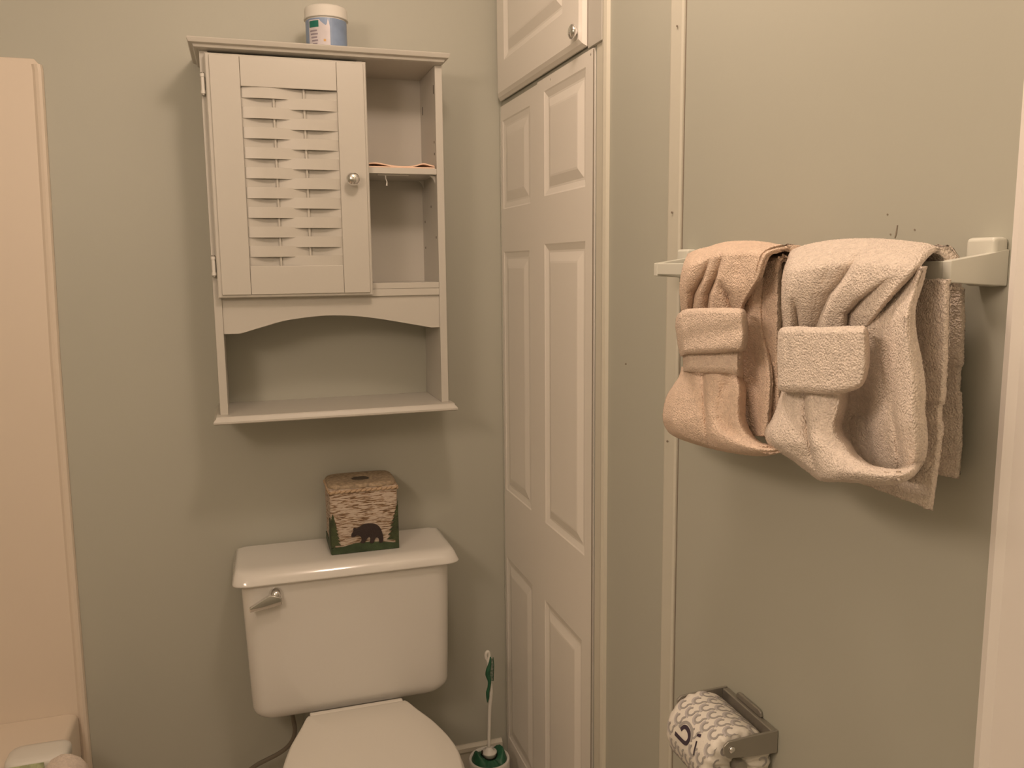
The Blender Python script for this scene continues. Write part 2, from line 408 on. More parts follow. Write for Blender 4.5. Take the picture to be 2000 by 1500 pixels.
# ================================================================ wall cabinet
CZ = 1.842
cab = empty('wall_cabinet', (0.18, -0.08, 1.08))
tag(cab, 'white wooden wall cabinet with a woven-slat door hanging above the toilet', 'cabinet')
YF = -0.165
XL0, XL1, XR0, XR1 = -0.062, -0.046, 0.411, 0.427
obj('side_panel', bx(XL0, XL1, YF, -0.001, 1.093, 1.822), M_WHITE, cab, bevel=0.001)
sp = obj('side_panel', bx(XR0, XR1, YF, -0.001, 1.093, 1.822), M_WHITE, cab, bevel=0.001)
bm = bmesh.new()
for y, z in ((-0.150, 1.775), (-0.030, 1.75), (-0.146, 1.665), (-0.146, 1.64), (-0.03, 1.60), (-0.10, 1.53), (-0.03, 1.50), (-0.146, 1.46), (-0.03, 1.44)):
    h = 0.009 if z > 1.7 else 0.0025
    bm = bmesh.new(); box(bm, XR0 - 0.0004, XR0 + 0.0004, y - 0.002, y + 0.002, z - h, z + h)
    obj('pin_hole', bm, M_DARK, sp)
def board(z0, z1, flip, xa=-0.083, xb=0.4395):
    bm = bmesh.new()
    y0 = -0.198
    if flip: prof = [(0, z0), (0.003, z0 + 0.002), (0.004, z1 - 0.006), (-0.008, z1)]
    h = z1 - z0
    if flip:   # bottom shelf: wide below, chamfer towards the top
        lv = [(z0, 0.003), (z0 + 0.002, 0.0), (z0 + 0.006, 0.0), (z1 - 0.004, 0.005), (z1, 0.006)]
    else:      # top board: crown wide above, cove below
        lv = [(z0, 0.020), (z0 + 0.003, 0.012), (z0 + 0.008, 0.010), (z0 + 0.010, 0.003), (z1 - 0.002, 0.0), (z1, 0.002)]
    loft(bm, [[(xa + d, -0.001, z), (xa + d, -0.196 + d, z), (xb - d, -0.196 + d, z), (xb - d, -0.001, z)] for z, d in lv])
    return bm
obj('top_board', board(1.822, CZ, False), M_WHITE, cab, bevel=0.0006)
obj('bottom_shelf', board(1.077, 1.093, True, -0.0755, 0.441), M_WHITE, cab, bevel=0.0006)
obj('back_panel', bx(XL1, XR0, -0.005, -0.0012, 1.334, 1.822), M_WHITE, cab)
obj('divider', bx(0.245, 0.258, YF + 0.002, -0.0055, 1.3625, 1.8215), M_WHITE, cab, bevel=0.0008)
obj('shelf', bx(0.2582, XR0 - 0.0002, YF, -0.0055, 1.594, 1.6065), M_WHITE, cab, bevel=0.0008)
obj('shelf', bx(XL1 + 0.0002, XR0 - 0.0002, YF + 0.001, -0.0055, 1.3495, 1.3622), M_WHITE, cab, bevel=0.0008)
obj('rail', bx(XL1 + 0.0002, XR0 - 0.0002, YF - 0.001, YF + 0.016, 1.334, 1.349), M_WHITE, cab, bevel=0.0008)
bm = bmesh.new()
prof = [(XL1 + 0.0002, 1.3338), (XR0 - 0.0002, 1.3338), (XR0 - 0.0002, 1.262), (0.392, 1.262), (0.384, 1.2635)]
arch = catmull([(0.384, 1.2635), (0.342, 1.272), (0.275, 1.285), (0.225, 1.292), (0.183, 1.2945), (0.145, 1.2940), (0.081, 1.287), (0.030, 1.274), (-0.006, 1.2640)], 40)
prof += [tuple(a) for a in arch[1:]] + [(-0.014, 1.262), (XL1 + 0.0002, 1.262)]
prism(bm, [(x, YF + 0.014, z) for x, z in prof], (0, -0.010, 0))
obj('valance', bm, M_WHITE, cab)
# scraps under the shelf: strip of old tape with a curl, clear corner brackets
bm = bmesh.new()
box(bm, 0.285, 0.352, -0.150, -0.142, 1.592, 1.5938)
tube(bm, [(0.302, -0.148, 1.592), (0.302, -0.1485, 1.585), (0.3045, -0.149, 1.578), (0.3035, -0.149, 1.570)], [0.0016, 0.001, 0.001, 0.002], 6)
obj('tape_strip', bm, M_PLW, cab)
for y in (-0.020, -0.140):
    bm = bmesh.new(); prism(bm, [(XR0 - 0.012, y, 1.5936), (XR0 - 0.0004, y, 1.5936), (XR0 - 0.0004, y, 1.578), (XR0 - 0.005, y, 1.588)], (0, -0.008, 0))
    obj('corner_bracket', bm, M_PLW, cab)
# door
DX0, DX1, DZ0, DZ1 = -0.052, 0.262, 1.337, 1.8155
PX0, PX1, PZ0, PZ1 = 0.0125, 0.2015, 1.401, 1.7545
YD = -0.188
cdo = empty('door', (0.10, -0.177, 0.5)); cdo.parent = cab; cdo.location = Vector((0.10, -0.177, 1.577)) - cab.location
bm = bmesh.new()
box(bm, PX1 - 0.0002, DX1 - 0.006, YD, YD + 0.012, DZ0 + 0.006, DZ1 - 0.004)      # right stile
box(bm, DX0 + 0.008, PX0, YD, YD + 0.012, DZ0 + 0.006, DZ1 - 0.004)             # left stile
box(bm, PX0 + 0.0006, PX1 - 0.0006, YD + 0.0004, YD + 0.012, PZ1, DZ1 - 0.004)          # top rail
box(bm, PX0 + 0.0006, PX1 - 0.0006, YD + 0.0004, YD + 0.012, DZ0 + 0.006, PZ0)          # bottom rail
fr = obj('door_frame', bm, M_WHITE, cdo, bevel=0.0012)
# lip behind the frame
bm = bmesh.new()
lv = [(YD + 0.004, 0.0035), (YD + 0.007, 0.0), (-0.168, 0.0)]
def ring(y, d, x0, x1, z0, z1): return [(x0 + d, y, z0 + d), (x1 - d, y, z0 + d), (x1 - d, y, z1 - d), (x0 + d, y, z1 - d)]
secs = [ring(YD + 0.004, 0.002, DX0, DX1, DZ0, DZ1), ring(YD + 0.006, 0, DX0, DX1, DZ0, DZ1), ring(-0.1675, 0, DX0, DX1, DZ0, DZ1),
        ring(-0.1675, 0, PX0, PX1, PZ0, PZ1), ring(YD + 0.004, 0, PX0, PX1, PZ0, PZ1), ring(YD + 0.004, 0.002, DX0, DX1, DZ0, DZ1)]
loft(bm, secs, cap=False)
obj('door_lip', bm, M_WHITE, cdo)
# woven slats
bm = bmesh.new()
NS = 18; W = PX1 - PX0; pitch = (PZ1 - PZ0) / NS
for k in range(NS):
    s = 1 if k % 2 == 0 else -1
    zc = PZ1 - (k + 0.5) * pitch
    top, bot = [], []
    secs = []
    for i in range(33):
        t = i / 32
        # crossing at 0.49, crests near 0.30 and 0.68
        ph = t / 0.49 * PI if t < 0.49 else PI + (t - 0.49) / 0.51 * PI
        w = s * 0.0058 * math.sin(ph)
        hh = pitch / 2 * (1.12 + 0.0 * w)
        x = PX0 + 0.0002 + t * (W - 0.0004); y = YD + 0.009 - w
        secs.append([(x, y - 0.0016, zc - hh), (x, y - 0.0016, zc + hh), (x, y + 0.0016, zc + hh), (x, y + 0.0016, zc - hh)])
    loft(bm, secs)
for xp in (PX0 + 0.0625, PX0 + 0.1225):
    tube(bm, [(xp, YD + 0.009, PZ0), (xp, YD + 0.009, PZ1)], 0.0026, 10)
obj('woven_slats', bm, M_WHITE, cdo)
bm = bmesh.new()
lathe(bm, [(0.007, 0), (0.0055, -0.004), (0.006, -0.010), (0.0105, -0.013), (0.0135, -0.018), (0.0140, -0.023), (0.012, -0.028), (0.007, -0.0315), (0.0002, -0.0325)], (0.2245, YD, 1.577), 32, 'Y')
obj('door_knob', bm, M_CHROME, cdo, smooth=True)
for zc in (1.758, 1.402):
    bm = bmesh.new()
    lathe(bm, [(0.0050, -0.019), (0.0050, -0.013), (0.0038, -0.0128), (0.0038, 0.0128), (0.0050, 0.013), (0.0050, 0.019)], (-0.0575, -0.1715, zc), 14, 'Z')
    box(bm, -0.0605, -0.0535, -0.169, -0.1652, zc - 0.018, zc + 0.018)
    h = obj('hinge', bm, M_PLW, cab)
    bm = bmesh.new(); tube(bm, [(-0.0575, -0.1715, zc - 0.0225), (-0.0575, -0.1715, zc - 0.019)], 0.0042, 12)
    obj('hinge_cap', bm, M_STEEL, h); bm = bmesh.new()
    tube(bm, [(-0.0575, -0.1715, zc + 0.019), (-0.0575, -0.1715, zc + 0.0215)], 0.0036, 12)
    obj('hinge_cap', bm, M_STEEL, h)
# folded cloth on the cabinet's middle shelf
bm = bmesh.new()
N = 25
for lay, z0 in enumerate((0.0, 0.0035)):
    secs = []
    for i in range(N):
        t = i / (N - 1); x = 0.2615 + t * 0.146
        dz = 0.0046 * math.exp(-((t - 0.12) / 0.16) ** 2) + 0.0055 * math.exp(-((t - 0.84) / 0.11) ** 2)
        a = z0 * (1 - 0.5 * math.exp(-((t - 0.5) / 0.2) ** 2)) + (dz * lay) + 1.6068
        b = a + 0.0026
        secs.append([(x, -0.163 + 0.004 * lay, a), (x, -0.163 + 0.004 * lay, b), (x, -0.05, b), (x, -0.05, a)])
    loft(bm, secs)
tag(obj('folded_cloth', bm, M_CLOTH, smooth=False), 'thin folded peach cloth lying on the open shelf of the wall cabinet', 'cloth')

# jar on the cabinet
JX, JY, JR = 0.193, -0.105, 0.0435
jar = empty('jar', (JX, JY, CZ))
tag(jar, 'round plastic jar with blue label and cream lid on top of the wall cabinet', 'jar')
bm = bmesh.new()
lathe(bm, [(JR - 0.004, 0.0002), (JR - 0.001, 0.003), (JR - 0.001, 0.066), (JR - 0.003, 0.069), (JR - 0.003, 0.074)], (JX, JY, CZ), 48)
obj('jar_body', bm, M_PLW, jar, smooth=True)
bm = bmesh.new()
lathe(bm, [(JR + 0.0005, 0.068), (JR + 0.0025, 0.0685), (JR + 0.0025, 0.071), (JR + 0.001, 0.073), (JR + 0.001, 0.088), (JR - 0.001, 0.092), (JR - 0.004, 0.0935), (0.0003, 0.0935)], (JX, JY, CZ), 48)
obj('lid', bm, M_PLW, jar, smooth=True)
def cylpatch(a0, a1, z0, z1, r, n=24, edge=None):
    """curved patch on the jar, angle measured in degrees from the -Y direction towards +X"""
    bm = bmesh.new(); rows = []
    for k in range(n + 1):
        a = math.radians(a0 + (a1 - a0) * k / n)
        zl, zh = (z0, z1) if not edge else edge(k / n)
        rows.append([(JX + r * math.sin(a), JY - r * math.cos(a), CZ + z) for z in (zl, zh)] + [(JX + (r - 0.0004) * math.sin(a), JY - (r - 0.0004) * math.cos(a), CZ + z) for z in (zh, zl)])
    loft(bm, rows); return bm
lb = obj('label', cylpatch(-92, 72, 0.004, 0.0655, JR - 0.0006), M_LABELBLUE, jar)
obj('label_panel', cylpatch(-60, 4, 0, 0, JR - 0.0002, edge=lambda t: (0.0045, 0.062 - 0.030 * max(0, t - 0.55) ** 0.7 + (0.016 * math.exp(-((t - 0.93) / 0.05) ** 2)))), M_LABELLILAC, lb)
obj('label_block', cylpatch(-57, -27, 0.047, 0.060, JR + 0.0002), M_TEAL, lb)
bm = bmesh.new()
for q, z in enumerate((0.040, 0.0335, 0.027, 0.0205, 0.014)):
    b2 = cylpatch(-55 + 2 * q, -32 + (q % 2) * 2, z - 0.0016, z + 0.0016, JR + 0.0002, 8)
    me = bpy.data.meshes.new('t'); b2.to_mesh(me); b2.free(); bm.from_mesh(me)
obj('label_text', bm, M_INK, lb)
obj('label_dot', cylpatch(-14, -8, 0.018, 0.0225, JR + 0.0002, 6), M_ORANGE, lb)

# ================================================================ toilet
TX = 0.193
toi = empty('toilet', (TX, -0.35, 0))
tag(toi, 'white two-piece toilet with closed lid standing below the wall cabinet', 'toilet')
def tankplan(z, ins=0.0, insy=0.0):
    t = (z - 0.41) / 0.31
    x0 = -0.030 - 0.011 * t + ins; x1 = 0.4145 + 0.004 * t - ins
    yf = -0.180 - 0.012 * t + insy; yb = -0.012
    out = [(x1, yb, z)]
    for k in range(7):
        a = PI / 2 * k / 6
        out.append((x1 - 0.040 + 0.040 * math.cos(a), yf + 0.034 - 0.034 * math.sin(a), z))
    for k in range(7):
        a = PI / 2 * k / 6
        out.append((x0 + 0.030 - 0.030 * math.sin(a), yf + 0.026 - 0.026 * math.cos(a), z))
    out.append((x0, yb, z))
    return out
bm = bmesh.new()
secs = []
for k in range(8):
    a = PI / 2 * k / 7
    secs.append(tankplan(0.400 + 0.034 * (1 - math.cos(a)), 0.034 * (1 - math.sin(a)), 0.020 * (1 - math.sin(a))))
for z in (0.50, 0.58, 0.66, 0.724): secs.append(tankplan(z))
loft(bm, secs)
obj('tank', bm, M_PORC, toi, smooth=True).modifiers.new('e', 'EDGE_SPLIT').split_angle = math.radians(50)
def lidplan(z, d, dy=0):
    x0, x1, yf, yb = -0.058 + d * .55, 0.4385 - d * .75, -0.205 + dy, -0.004 - d * 0.25
    out = [(x1 - 0.012, yb, z), (x1, yb - 0.012, z)]
    for k in range(7):
        a = PI / 2 * k / 6; out.append((x1 - 0.035 + 0.035 * math.cos(a), yf + 0.022 - 0.022 * math.sin(a), z))
    for k in range(7):
        a = PI / 2 * k / 6; out.append((x0 + 0.035 - 0.035 * math.sin(a), yf + 0.022 - 0.022 * math.cos(a), z))
    out += [(x0, yb - 0.012, z), (x0 + 0.012, yb, z)]
    return out
bm = bmesh.new()
loft(bm, [lidplan(0.7245, 0.006, 0.006), lidplan(0.7245, 0.002, 0.002), lidplan(0.7262, 0.0, 0.0), lidplan(0.729, 0.0, 0.0), lidplan(0.744, 0.008, 0.014), lidplan(0.749, 0.012, 0.019),
          lidplan(0.752, 0.016, 0.025), lidplan(0.7535, 0.021, 0.033), lidplan(0.754, 0.028, 0.042), lidplan(0.754, 0.04, 0.056)])
obj('tank_lid', bm, M_PORC, toi, smooth=True)
# flush lever
lev = empty('flush_lever'); lev.parent = toi; lev.location = Vector((0.030, -0.19, 0.70)) - toi.location
bm = bmesh.new()
lathe(bm, [(0.015, 0.004), (0.015, -0.004), (0.013, -0.010), (0.010, -0.016), (0.006, -0.019), (0.0002, -0.020)], (0.030, -0.190, 0.700), 28, 'Y')
obj('pivot_cap', bm, M_CHROME, lev, smooth=True)
bm = bmesh.new()
A = onY(551, 1168, -0.212); B = onY(552, 1181, -0.212); C_ = onY(488, 1197.5, -0.220); D_ = onY(487, 1190, -0.220); E_ = onY(528, 1163, -0.212)
prism(bm, [A, B, C_, D_, E_], (0, 0.012, 0))
obj('lever_arm', bm, M_CHROME, lev, bevel=0.002)
# bowl, seat, lid
HW = [(-0.206, .109), (-0.216, .115), (-0.25, .127), (-0.30, .147), (-0.335, .158), (-0.38, .169), (-0.42, .175), (-0.46, .1755), (-0.51, .168), (-0.56, .150), (-0.60, .126), (-0.63, .095), (-0.648, .055), (-0.653, .018)]
hw = catmull(HW, 40)
def seatplan(z, s=1.0, dx=0.0, dyb=0.0):
    cy = -0.43
    r = [(TX + (w * s + dx), cy + (y - cy) * s - (dyb if y > -0.23 else 0), z) for y, w in hw]
    l = [(TX - (w * s + dx), cy + (y - cy) * s - (dyb if y > -0.23 else 0), z) for y, w in hw[::-1]]
    return r + l
bm = bmesh.new()
loft(bm, [seatplan(0.400, 0.985), seatplan(0.402, 1.0), seatplan(0.412, 1.0), seatplan(0.4165, 0.985), seatplan(0.4185, 0.96), seatplan(0.420, 0.6)])
o = obj('seat_lid', bm, M_SEAT, toi, smooth=True)
bm = bmesh.new()
loft(bm, [seatplan(0.380, 0.99, 0.003), seatplan(0.383, 1.0, 0.006), seatplan(0.394, 1.0, 0.006), seatplan(0.3985, 0.985, 0.004)])
obj('seat', bm, M_SEAT, toi, smooth=True)
bm = bmesh.new()
def bowl(z, s, sy=1.0, oy=0.0):
    return [(TX + (x - TX) * s, -0.43 + (y + 0.43) * sy + oy, z) for x, y, _ in seatplan(z, 1.0, 0.004)]
loft(bm, [bowl(0.0, 0.60, 0.85, 0.09), bowl(0.03, 0.58, 0.84, 0.09), bowl(0.14, 0.52, 0.78, 0.09), bowl(0.24, 0.66, 0.83, 0.06), bowl(0.32, 0.90, 0.93, 0.02), bowl(0.36, 0.99, 1.0, 0.0), bowl(0.379, 1.0, 1.0, 0)])
obj('bowl', bm, M_PORC, toi, smooth=True)
bm = bmesh.new()
loft(bm, [rrect(TX - .10, TX + .10, -0.30, -0.02, 0.16, .02), rrect(TX - .115, TX + .115, -0.26, -0.02, 0.30, .02), rrect(TX - .10, TX + .10, -0.24, -0.02, 0.385, .02), rrect(TX - .10, TX + .10, -0.20, -0.02, 0.3990, .02)])
obj('bowl_deck', bm, M_PORC, toi, smooth=False, bevel=0.004)
obj('seat_hinge', bx(TX - 0.104, TX + 0.104, -0.2055, -0.190, 0.3995, 0.4145), M_SEAT, toi, bevel=0.003)
# supply hose
hp = [onY(570, 1392, -0.08), onY(573.5, 1408, -0.078), onY(576, 1425, -0.075), onY(573, 1442, -0.07), onY(563, 1457, -0.065), onY(547, 1470, -0.06), onY(525, 1482, -0.055), onY(505, 1492, -0.05), onY(490, 1502, -0.045)]
hp = [Vector(p) for p in catmull([tuple(p) for p in hp], 40)]
end = hp[-1]; hp += [end + Vector((-0.03, 0.01, -0.03)), end + Vector((-0.05, 0.015, -0.06)), Vector((end.x - 0.06, -0.03, 0.17))]
bm = bmesh.new(); tube(bm, hp, 0.0052, 12)
obj('supply_hose', bm, M_HOSE, toi, smooth=True)
bm = bmesh.new(); lathe(bm, [(0.009, 0), (0.009, 0.05), (0.014, 0.05), (0.014, 0.06)], (hp[-1].x, -0.06, 0.15), 20, 'Y')
tube(bm, [(hp[-1].x, -0.03, 0.13), (hp[-1].x, -0.03, 0.17)], 0.010, 14)
obj('shutoff_valve', bm, M_CHROME, toi)

# ================================================================ tissue box cover
BX0, BX1, BY0, BY1, BZ0, BZ1 = 0.157, 0.3085, -0.138, -0.018, 0.7545, 0.908
tb = empty('tissue_box_cover', (0.233, -0.078, BZ0))
tag(tb, 'square birch-bark tissue box cover with a black bear relief on the toilet tank lid', 'tissue box cover')
bm = bmesh.new()
loft(bm, [rrect(BX0 + .002, BX1 - .002, BY0 + .002, BY1 - .002, BZ0, .005), rrect(BX0, BX1, BY0, BY1, BZ0 + .003, .006), rrect(BX0, BX1, BY0, BY1, BZ0 + .08, .006), rrect(BX0 - .001, BX1 + .0, BY0, BY1, BZ1 - .012, .006), rrect(BX0 - .001, BX1, BY0, BY1, BZ1 - .004, .006)])
obj('box_body', bm, M_BARK, tb)
# top plate with oval hole
bm = bmesh.new()
n = 48
cx, cy = (BX0 + BX1) / 2, (BY0 + BY1) / 2 - 0.004
def sq(t, hx, hy, r=0.012):
    c, s = math.cos(t), math.sin(t); p = 6
    k = (abs(c) ** p + abs(s) ** p) ** (-1 / p); return (c * k * hx, s * k * hy)
hx, hy = (BX1 - BX0) / 2 + .001, (BY1 - BY0) / 2 + .001
secs = []
for z, kind, f in ((BZ1 - .0035, 'o', 1.0), (BZ1 + .001, 'o', 1.0), (BZ1 + .004, 'o', 0.955), (BZ1 + .005, 'o', .90), (BZ1 + .005, 'i', 1.1), (BZ1 + .0035, 'i', 1.0), (BZ1 - .0035, 'i', 1.0)):
    s = []
    for i in range(n):
        t = 2 * PI * i / n
        if kind == 'o': a, b = sq(t, hx * f, hy * f); s.append(((BX0 + BX1) / 2 + a, (BY0 + BY1) / 2 + b, z))
        else: s.append((cx + 0.0215 * f * math.cos(t), cy + 0.017 * f * math.sin(t), z))
    secs.append(s)
loft(bm, secs, cap=False)
bm.faces.new([bm.verts.new(p) for p in []]) if False else None
obj('box_top', bm, M_TOP, tb, smooth=True)
bm = bmesh.new(); lathe(bm, [(0.0195, 0.0038), (0.0195, 0.0042)], (cx, cy, BZ1), 30); obj('opening', bm, M_DARK, tb)  # dark disc in the hole stands in for the shade inside the box
# rope moulding along the top edge of the front and side
bm = bmesh.new()
def rope(a, b, n=13):
    a, b = Vector(a), Vector(b); L = (b - a).length; d = (b - a).normalized(); up = Vector((0, 0, 1))
    for i in range(n):
        c = a + (b - a) * ((i + 0.5) / n)
        tube(bm, [c - d * L / n * 0.62 - up * 0.0028, c - up * 0.0012 - d * L / n * .3, c + up * 0.0012 + d * L / n * .3, c + d * L / n * 0.62 + up * 0.0028], [0.0014, 0.0034, 0.0034, 0.0014], 8)
rope((BX0 + .001, BY0 - .0005, BZ1 - .010), (BX1 - .001, BY0 - .0005, BZ1 - .010))
rope((BX0 - .001, BY1, BZ1 - .010), (BX0 - .001, BY0, BZ1 - .010), 10)
rope((BX1 + .0005, BY0, BZ1 - .010), (BX1 + .0005, BY1, BZ1 - .010), 10)
obj('rope_moulding', bm, M_ROPE, tb, smooth=True)
def crop4(x, y): return (600 + x / 7.5, 900 + y / 7.5)
def relief(pts, th, Y=None, sm=1, tri=True):
    bm = bmesh.new(); Y = BY0 if Y is None else Y
    q = [onY(*crop4(x, y), Y + 0.0004) for x, y in pts]
    for p in q: p.x = min(max(p.x, BX0 - 0.0006), BX1 + 0.0006); p.z = max(p.z, BZ0 + 0.0004)
    prism(bm, q, (0, -th, 0)); return bm
bear = [(645, 1085), (643, 1102), (655, 1110), (690, 1105), (706, 1098), (722, 1086), (745, 1084), (762, 1092), (785, 1112), (794, 1140), (792, 1170), (778, 1192), (785, 1200), (832, 1200), (840, 1182), (852, 1165), (872, 1135), (897, 1103), (912, 1112), (924, 1140), (922, 1170), (910, 1190), (918, 1199), (962, 1197), (975, 1178), (984, 1150), (1004, 1112), (1022, 1112), (1042, 1132), (1052, 1155), (1050, 1185), (1062, 1192), (1098, 1188), (1110, 1160), (1112, 1120), (1106, 1085), (1095, 1045), (1080, 1000), (1062, 972), (1040, 948), (1015, 932), (985, 920), (940, 914), (900, 914), (850, 919), (815, 930), (785, 950), (762, 966), (740, 978), (722, 985), (706, 984), (694, 976), (680, 982), (672, 998), (676, 1018), (672, 1035), (660, 1052), (652, 1068)]
obj('bear_relief', relief(bear, 0.0045), M_BEAR, tb, bevel=0.0012, smooth=False)
hill = [(330, 1300), (390, 1275), (470, 1268), (560, 1250), (640, 1225), (700, 1208), (780, 1196), (900, 1185), (1010, 1182), (1100, 1180), (1180, 1186), (1260, 1192), (1320, 1192), (1356, 1185), (1356, 1420), (330, 1440)]
obj('ground_relief', relief(hill, 0.003), M_GRASS, tb, bevel=0.001)
def tree(cx, y0, y1, w, side=0):
    L, R = [], []
    n = 9
    for i in range(n):
        t0 = i / n; t1 = (i + 0.75) / n
        ya = y0 + (y1 - y0) * t0; yb = y0 + (y1 - y0) * ((i + 1) / n)
        wa = w * (t0 ** 0.85) * 0.65 + 3; wb = w * ((i + 1) / n) ** 0.85
        L += [(cx - wa, ya), (cx - wb, yb - 6)]; R += [(cx + wa, ya), (cx + wb, yb - 6)]
    return [(cx, y0 - 12)] + R + [(cx + w * 0.3, y1), (cx + w * 0.3, y1 + 40), (cx - w * 0.3, y1 + 40), (cx - w * 0.3, y1)] + L[::-1]
for cx, y0, y1, w in ((1345, 555, 1150, 178), (372, 790, 1240, 125)):
    t_ = [(min(max(x, 345), 1352), y) for x, y in tree(cx, y0, y1, w)]
    obj('tree_relief', relief(t_, 0.003), M_PINE, tb, bevel=0.0008)
# the same motifs continue on the left side face
bm = bmesh.new()
box(bm, BX0 - 0.002, BX0 + 0.001, BY0, BY1, BZ0 + 0.0005, BZ0 + 0.020)
obj('ground_relief', bm, M_GRASS, tb, bevel=0.001)
bm = bmesh.new()
zz = [(-0.134, 0.02), (-0.134, 0.086), (-0.120, 0.078), (-0.124, 0.076), (-0.112, 0.060), (-0.117, 0.058), (-0.100, 0.042), (-0.108, 0.040), (-0.092, 0.022)]
prism(bm, [(BX0 + 0.0004, y, BZ0 + z) for y, z in zz], (-0.0025, 0, 0))
obj('tree_relief', bm, M_PINE, tb)

# ================================================================ toilet brush and its holder
HBX, HBY = 0.520, -0.130
bh = empty('brush_holder', (HBX, HBY, 0))
tag(bh, 'round white toilet brush holder with green inside on the floor in the corner', 'brush holder')
bm = bmesh.new()
lathe(bm, [(0.044, 0.0), (0.046, 0.003), (0.050, 0.13), (0.051, 0.182), (0.0495, 0.186), (0.046, 0.186), (0.0425, 0.180), (0.041, 0.150), (0.040, 0.02)], (HBX, HBY, 0), 48)
obj('cup', bm, M_PLW, bh, smooth=True)
bm = bmesh.new(); secs = []
n = 72
for lvl in range(12):
    s = []
    for i in range(n):
        a = 2 * PI * i / n; t = lvl / 11
        horn = max(0, abs(math.cos(a - 0.12)) - 0.45) / 0.55
        r = 0.0445 - t * (0.0445 - 0.020); h = 0.1795 + 0.010 * t + 0.024 * horn * math.sin(min(1, t * 2.2) * PI / 2) * (1 - max(0, t - 0.45) / 0.55 * 0.75) + 0.0006 * math.sin(a * 20)
        s.append((HBX + r * math.cos(a), HBY + r * math.sin(a), h))
    secs.append(s)
loft(bm, secs, cap=False)
o = obj('liner', bm, M_GREEN, bh, smooth=True)
o.modifiers.new('s', 'SOLIDIFY').thickness = 0.003
br = empty('toilet_brush', (HBX, HBY, 0.15))
tag(br, 'white and green toilet brush standing in its round holder', 'toilet brush')
bxp = [onY(955, 1452, HBY), onY(955.5, 1420, HBY), onY(956.5, 1385, HBY), onY(958, 1362, HBY), onY(959, 1345, HBY), onY(957.5, 1325, HBY), onY(955, 1300, HBY), onY(952.5, 1288, HBY)]
sp_ = [Vector(p) for p in catmull([tuple(p) for p in bxp], 30)]
rr = [0.0042 + 0.0012 * math.exp(-((i / 29 - 0.45) / 0.12) ** 2) for i in range(30)]
bm = bmesh.new(); tube(bm, [sp_[0] - Vector((0, 0, 0.03))] + sp_, [0.0045] + rr, 16)
t = sp_[-1]
lp = [t + Vector((0.0046 * math.sin(a) , 0, 0.010 - 0.0105 * math.cos(a))) for a in [2 * PI * i / 20 for i in range(21)]]
tube(bm, lp, 0.0038, 10)
obj('handle', bm, M_PLW, br, smooth=True)
bm = bmesh.new()
gp = [onY(958, 1283, HBY - .004), onY(957, 1295, HBY - .005), onY(954, 1308, HBY - .006), onY(953, 1318, HBY - .006), onY(956, 1330, HBY - .006), onY(955, 1342, HBY - .006), onY(952.5, 1352, HBY - .006), onY(952.5, 1362, HBY - .006), onY(952, 1372, HBY - .005)]
gp = [Vector(p) for p in catmull([tuple(p) for p in gp], 36)]
gr = [0.0012, 0.003, 0.0052, 0.0056, 0.0038, 0.0032, 0.0036, 0.0033, 0.0008]
grr = [1.15 * float(np.interp(i / 35 * 8, range(9), gr)) for i in range(36)]
tube(bm, gp, grr, 12)
for k in range(16):      # ribs down the right side of the grip
    y = 1287 + k * 2.75
    a = onY(957.5, y, HBY - .005); b = onY(964.3 - abs(k - 6) * 0.15, y + 0.4, HBY - .003)
    tube(bm, [a, b], 0.0009, 6)
tube(bm, [onY(963, 1284, HBY - .003), onY(964.5, 1300, HBY - .003), onY(963.2, 1330, HBY - .003)], 0.0010, 6)
obj('grip', bm, M_GREEN, br, smooth=True)
bm = bmesh.new()
lathe(bm, [(0.017, -0.008), (0.0185, 0.0), (0.0195, 0.002), (0.0185, 0.0038), (0.010, 0.006), (0.0058, 0.014)], (HBX, HBY, 0.199), 36)
obj('collar', bm, M_PLW, br, smooth=True)
bm = bmesh.new(); tube(bm, [(HBX - 0.0195, HBY - 0.006, 0.203), (HBX - 0.0195, HBY - 0.006, 0.211)], 0.0022, 8)
obj('collar_peg', bm, M_DARK, br)
bm = bmesh.new(); lathe(bm, [(0.005, 0.0), (0.030, 0.01), (0.033, 0.06), (0.030, 0.12), (0.01, 0.13)], (HBX, HBY, 0.035), 24)
obj('bristles', bm, M_PLW, br)

# ================================================================ paper holder and roll
hd = empty('toilet_paper_holder', (0.60, -1.10, 0.80))
tag(hd, 'dull steel toilet paper holder with two arms on the right wall', 'paper holder')
bm = bmesh.new()
box(bm, 0.601, XW - 0.0003, -1.1590, -1.0460, 0.7895, 0.8175)
obj('back_plate', bm, M_STEEL, hd, bevel=0.0015)
for y, nm in ((-1.163, 0), (-1.042, 1)):
    bm = bmesh.new()
    y0, y1 = (y, y + 0.0035) if nm == 0 else (y - 0.0035, y)
    tip = 0.532
    pr = [(XW - 0.001, 0.818), (0.575, 0.818), (tip + 0.006, 0.816), (tip, 0.811), (tip, 0.800), (tip + 0.006, 0.794), (0.575, 0.790), (XW - 0.001, 0.788)]
    prism(bm, [(x, y0, z) for x, z in pr], (0, y1 - y0, 0))
    a = obj('arm', bm, M_STEEL, hd, bevel=0.001)
    bm = bmesh.new(); lathe(bm, [(0.0045, 0.0), (0.004, -0.002), (0.0002, -0.003)], (tip + 0.011, y0, 0.805), 16, 'Y')
    if nm == 0: obj('rivet', bm, M_CHROME, a, smooth=True)
    else: bm.free()
bm = bmesh.new(); prism(bm, [(0.6095, -1.130, 0.818), (0.6095, -1.072, 0.818), (0.6095, -1.074, 0.824), (0.6095, -1.079, 0.8265), (0.6095, -1.124, 0.8265), (0.6095, -1.129, 0.824)], (-0.004, 0, 0))
obj('tab', bm, M_STEEL, hd, bevel=0.001)
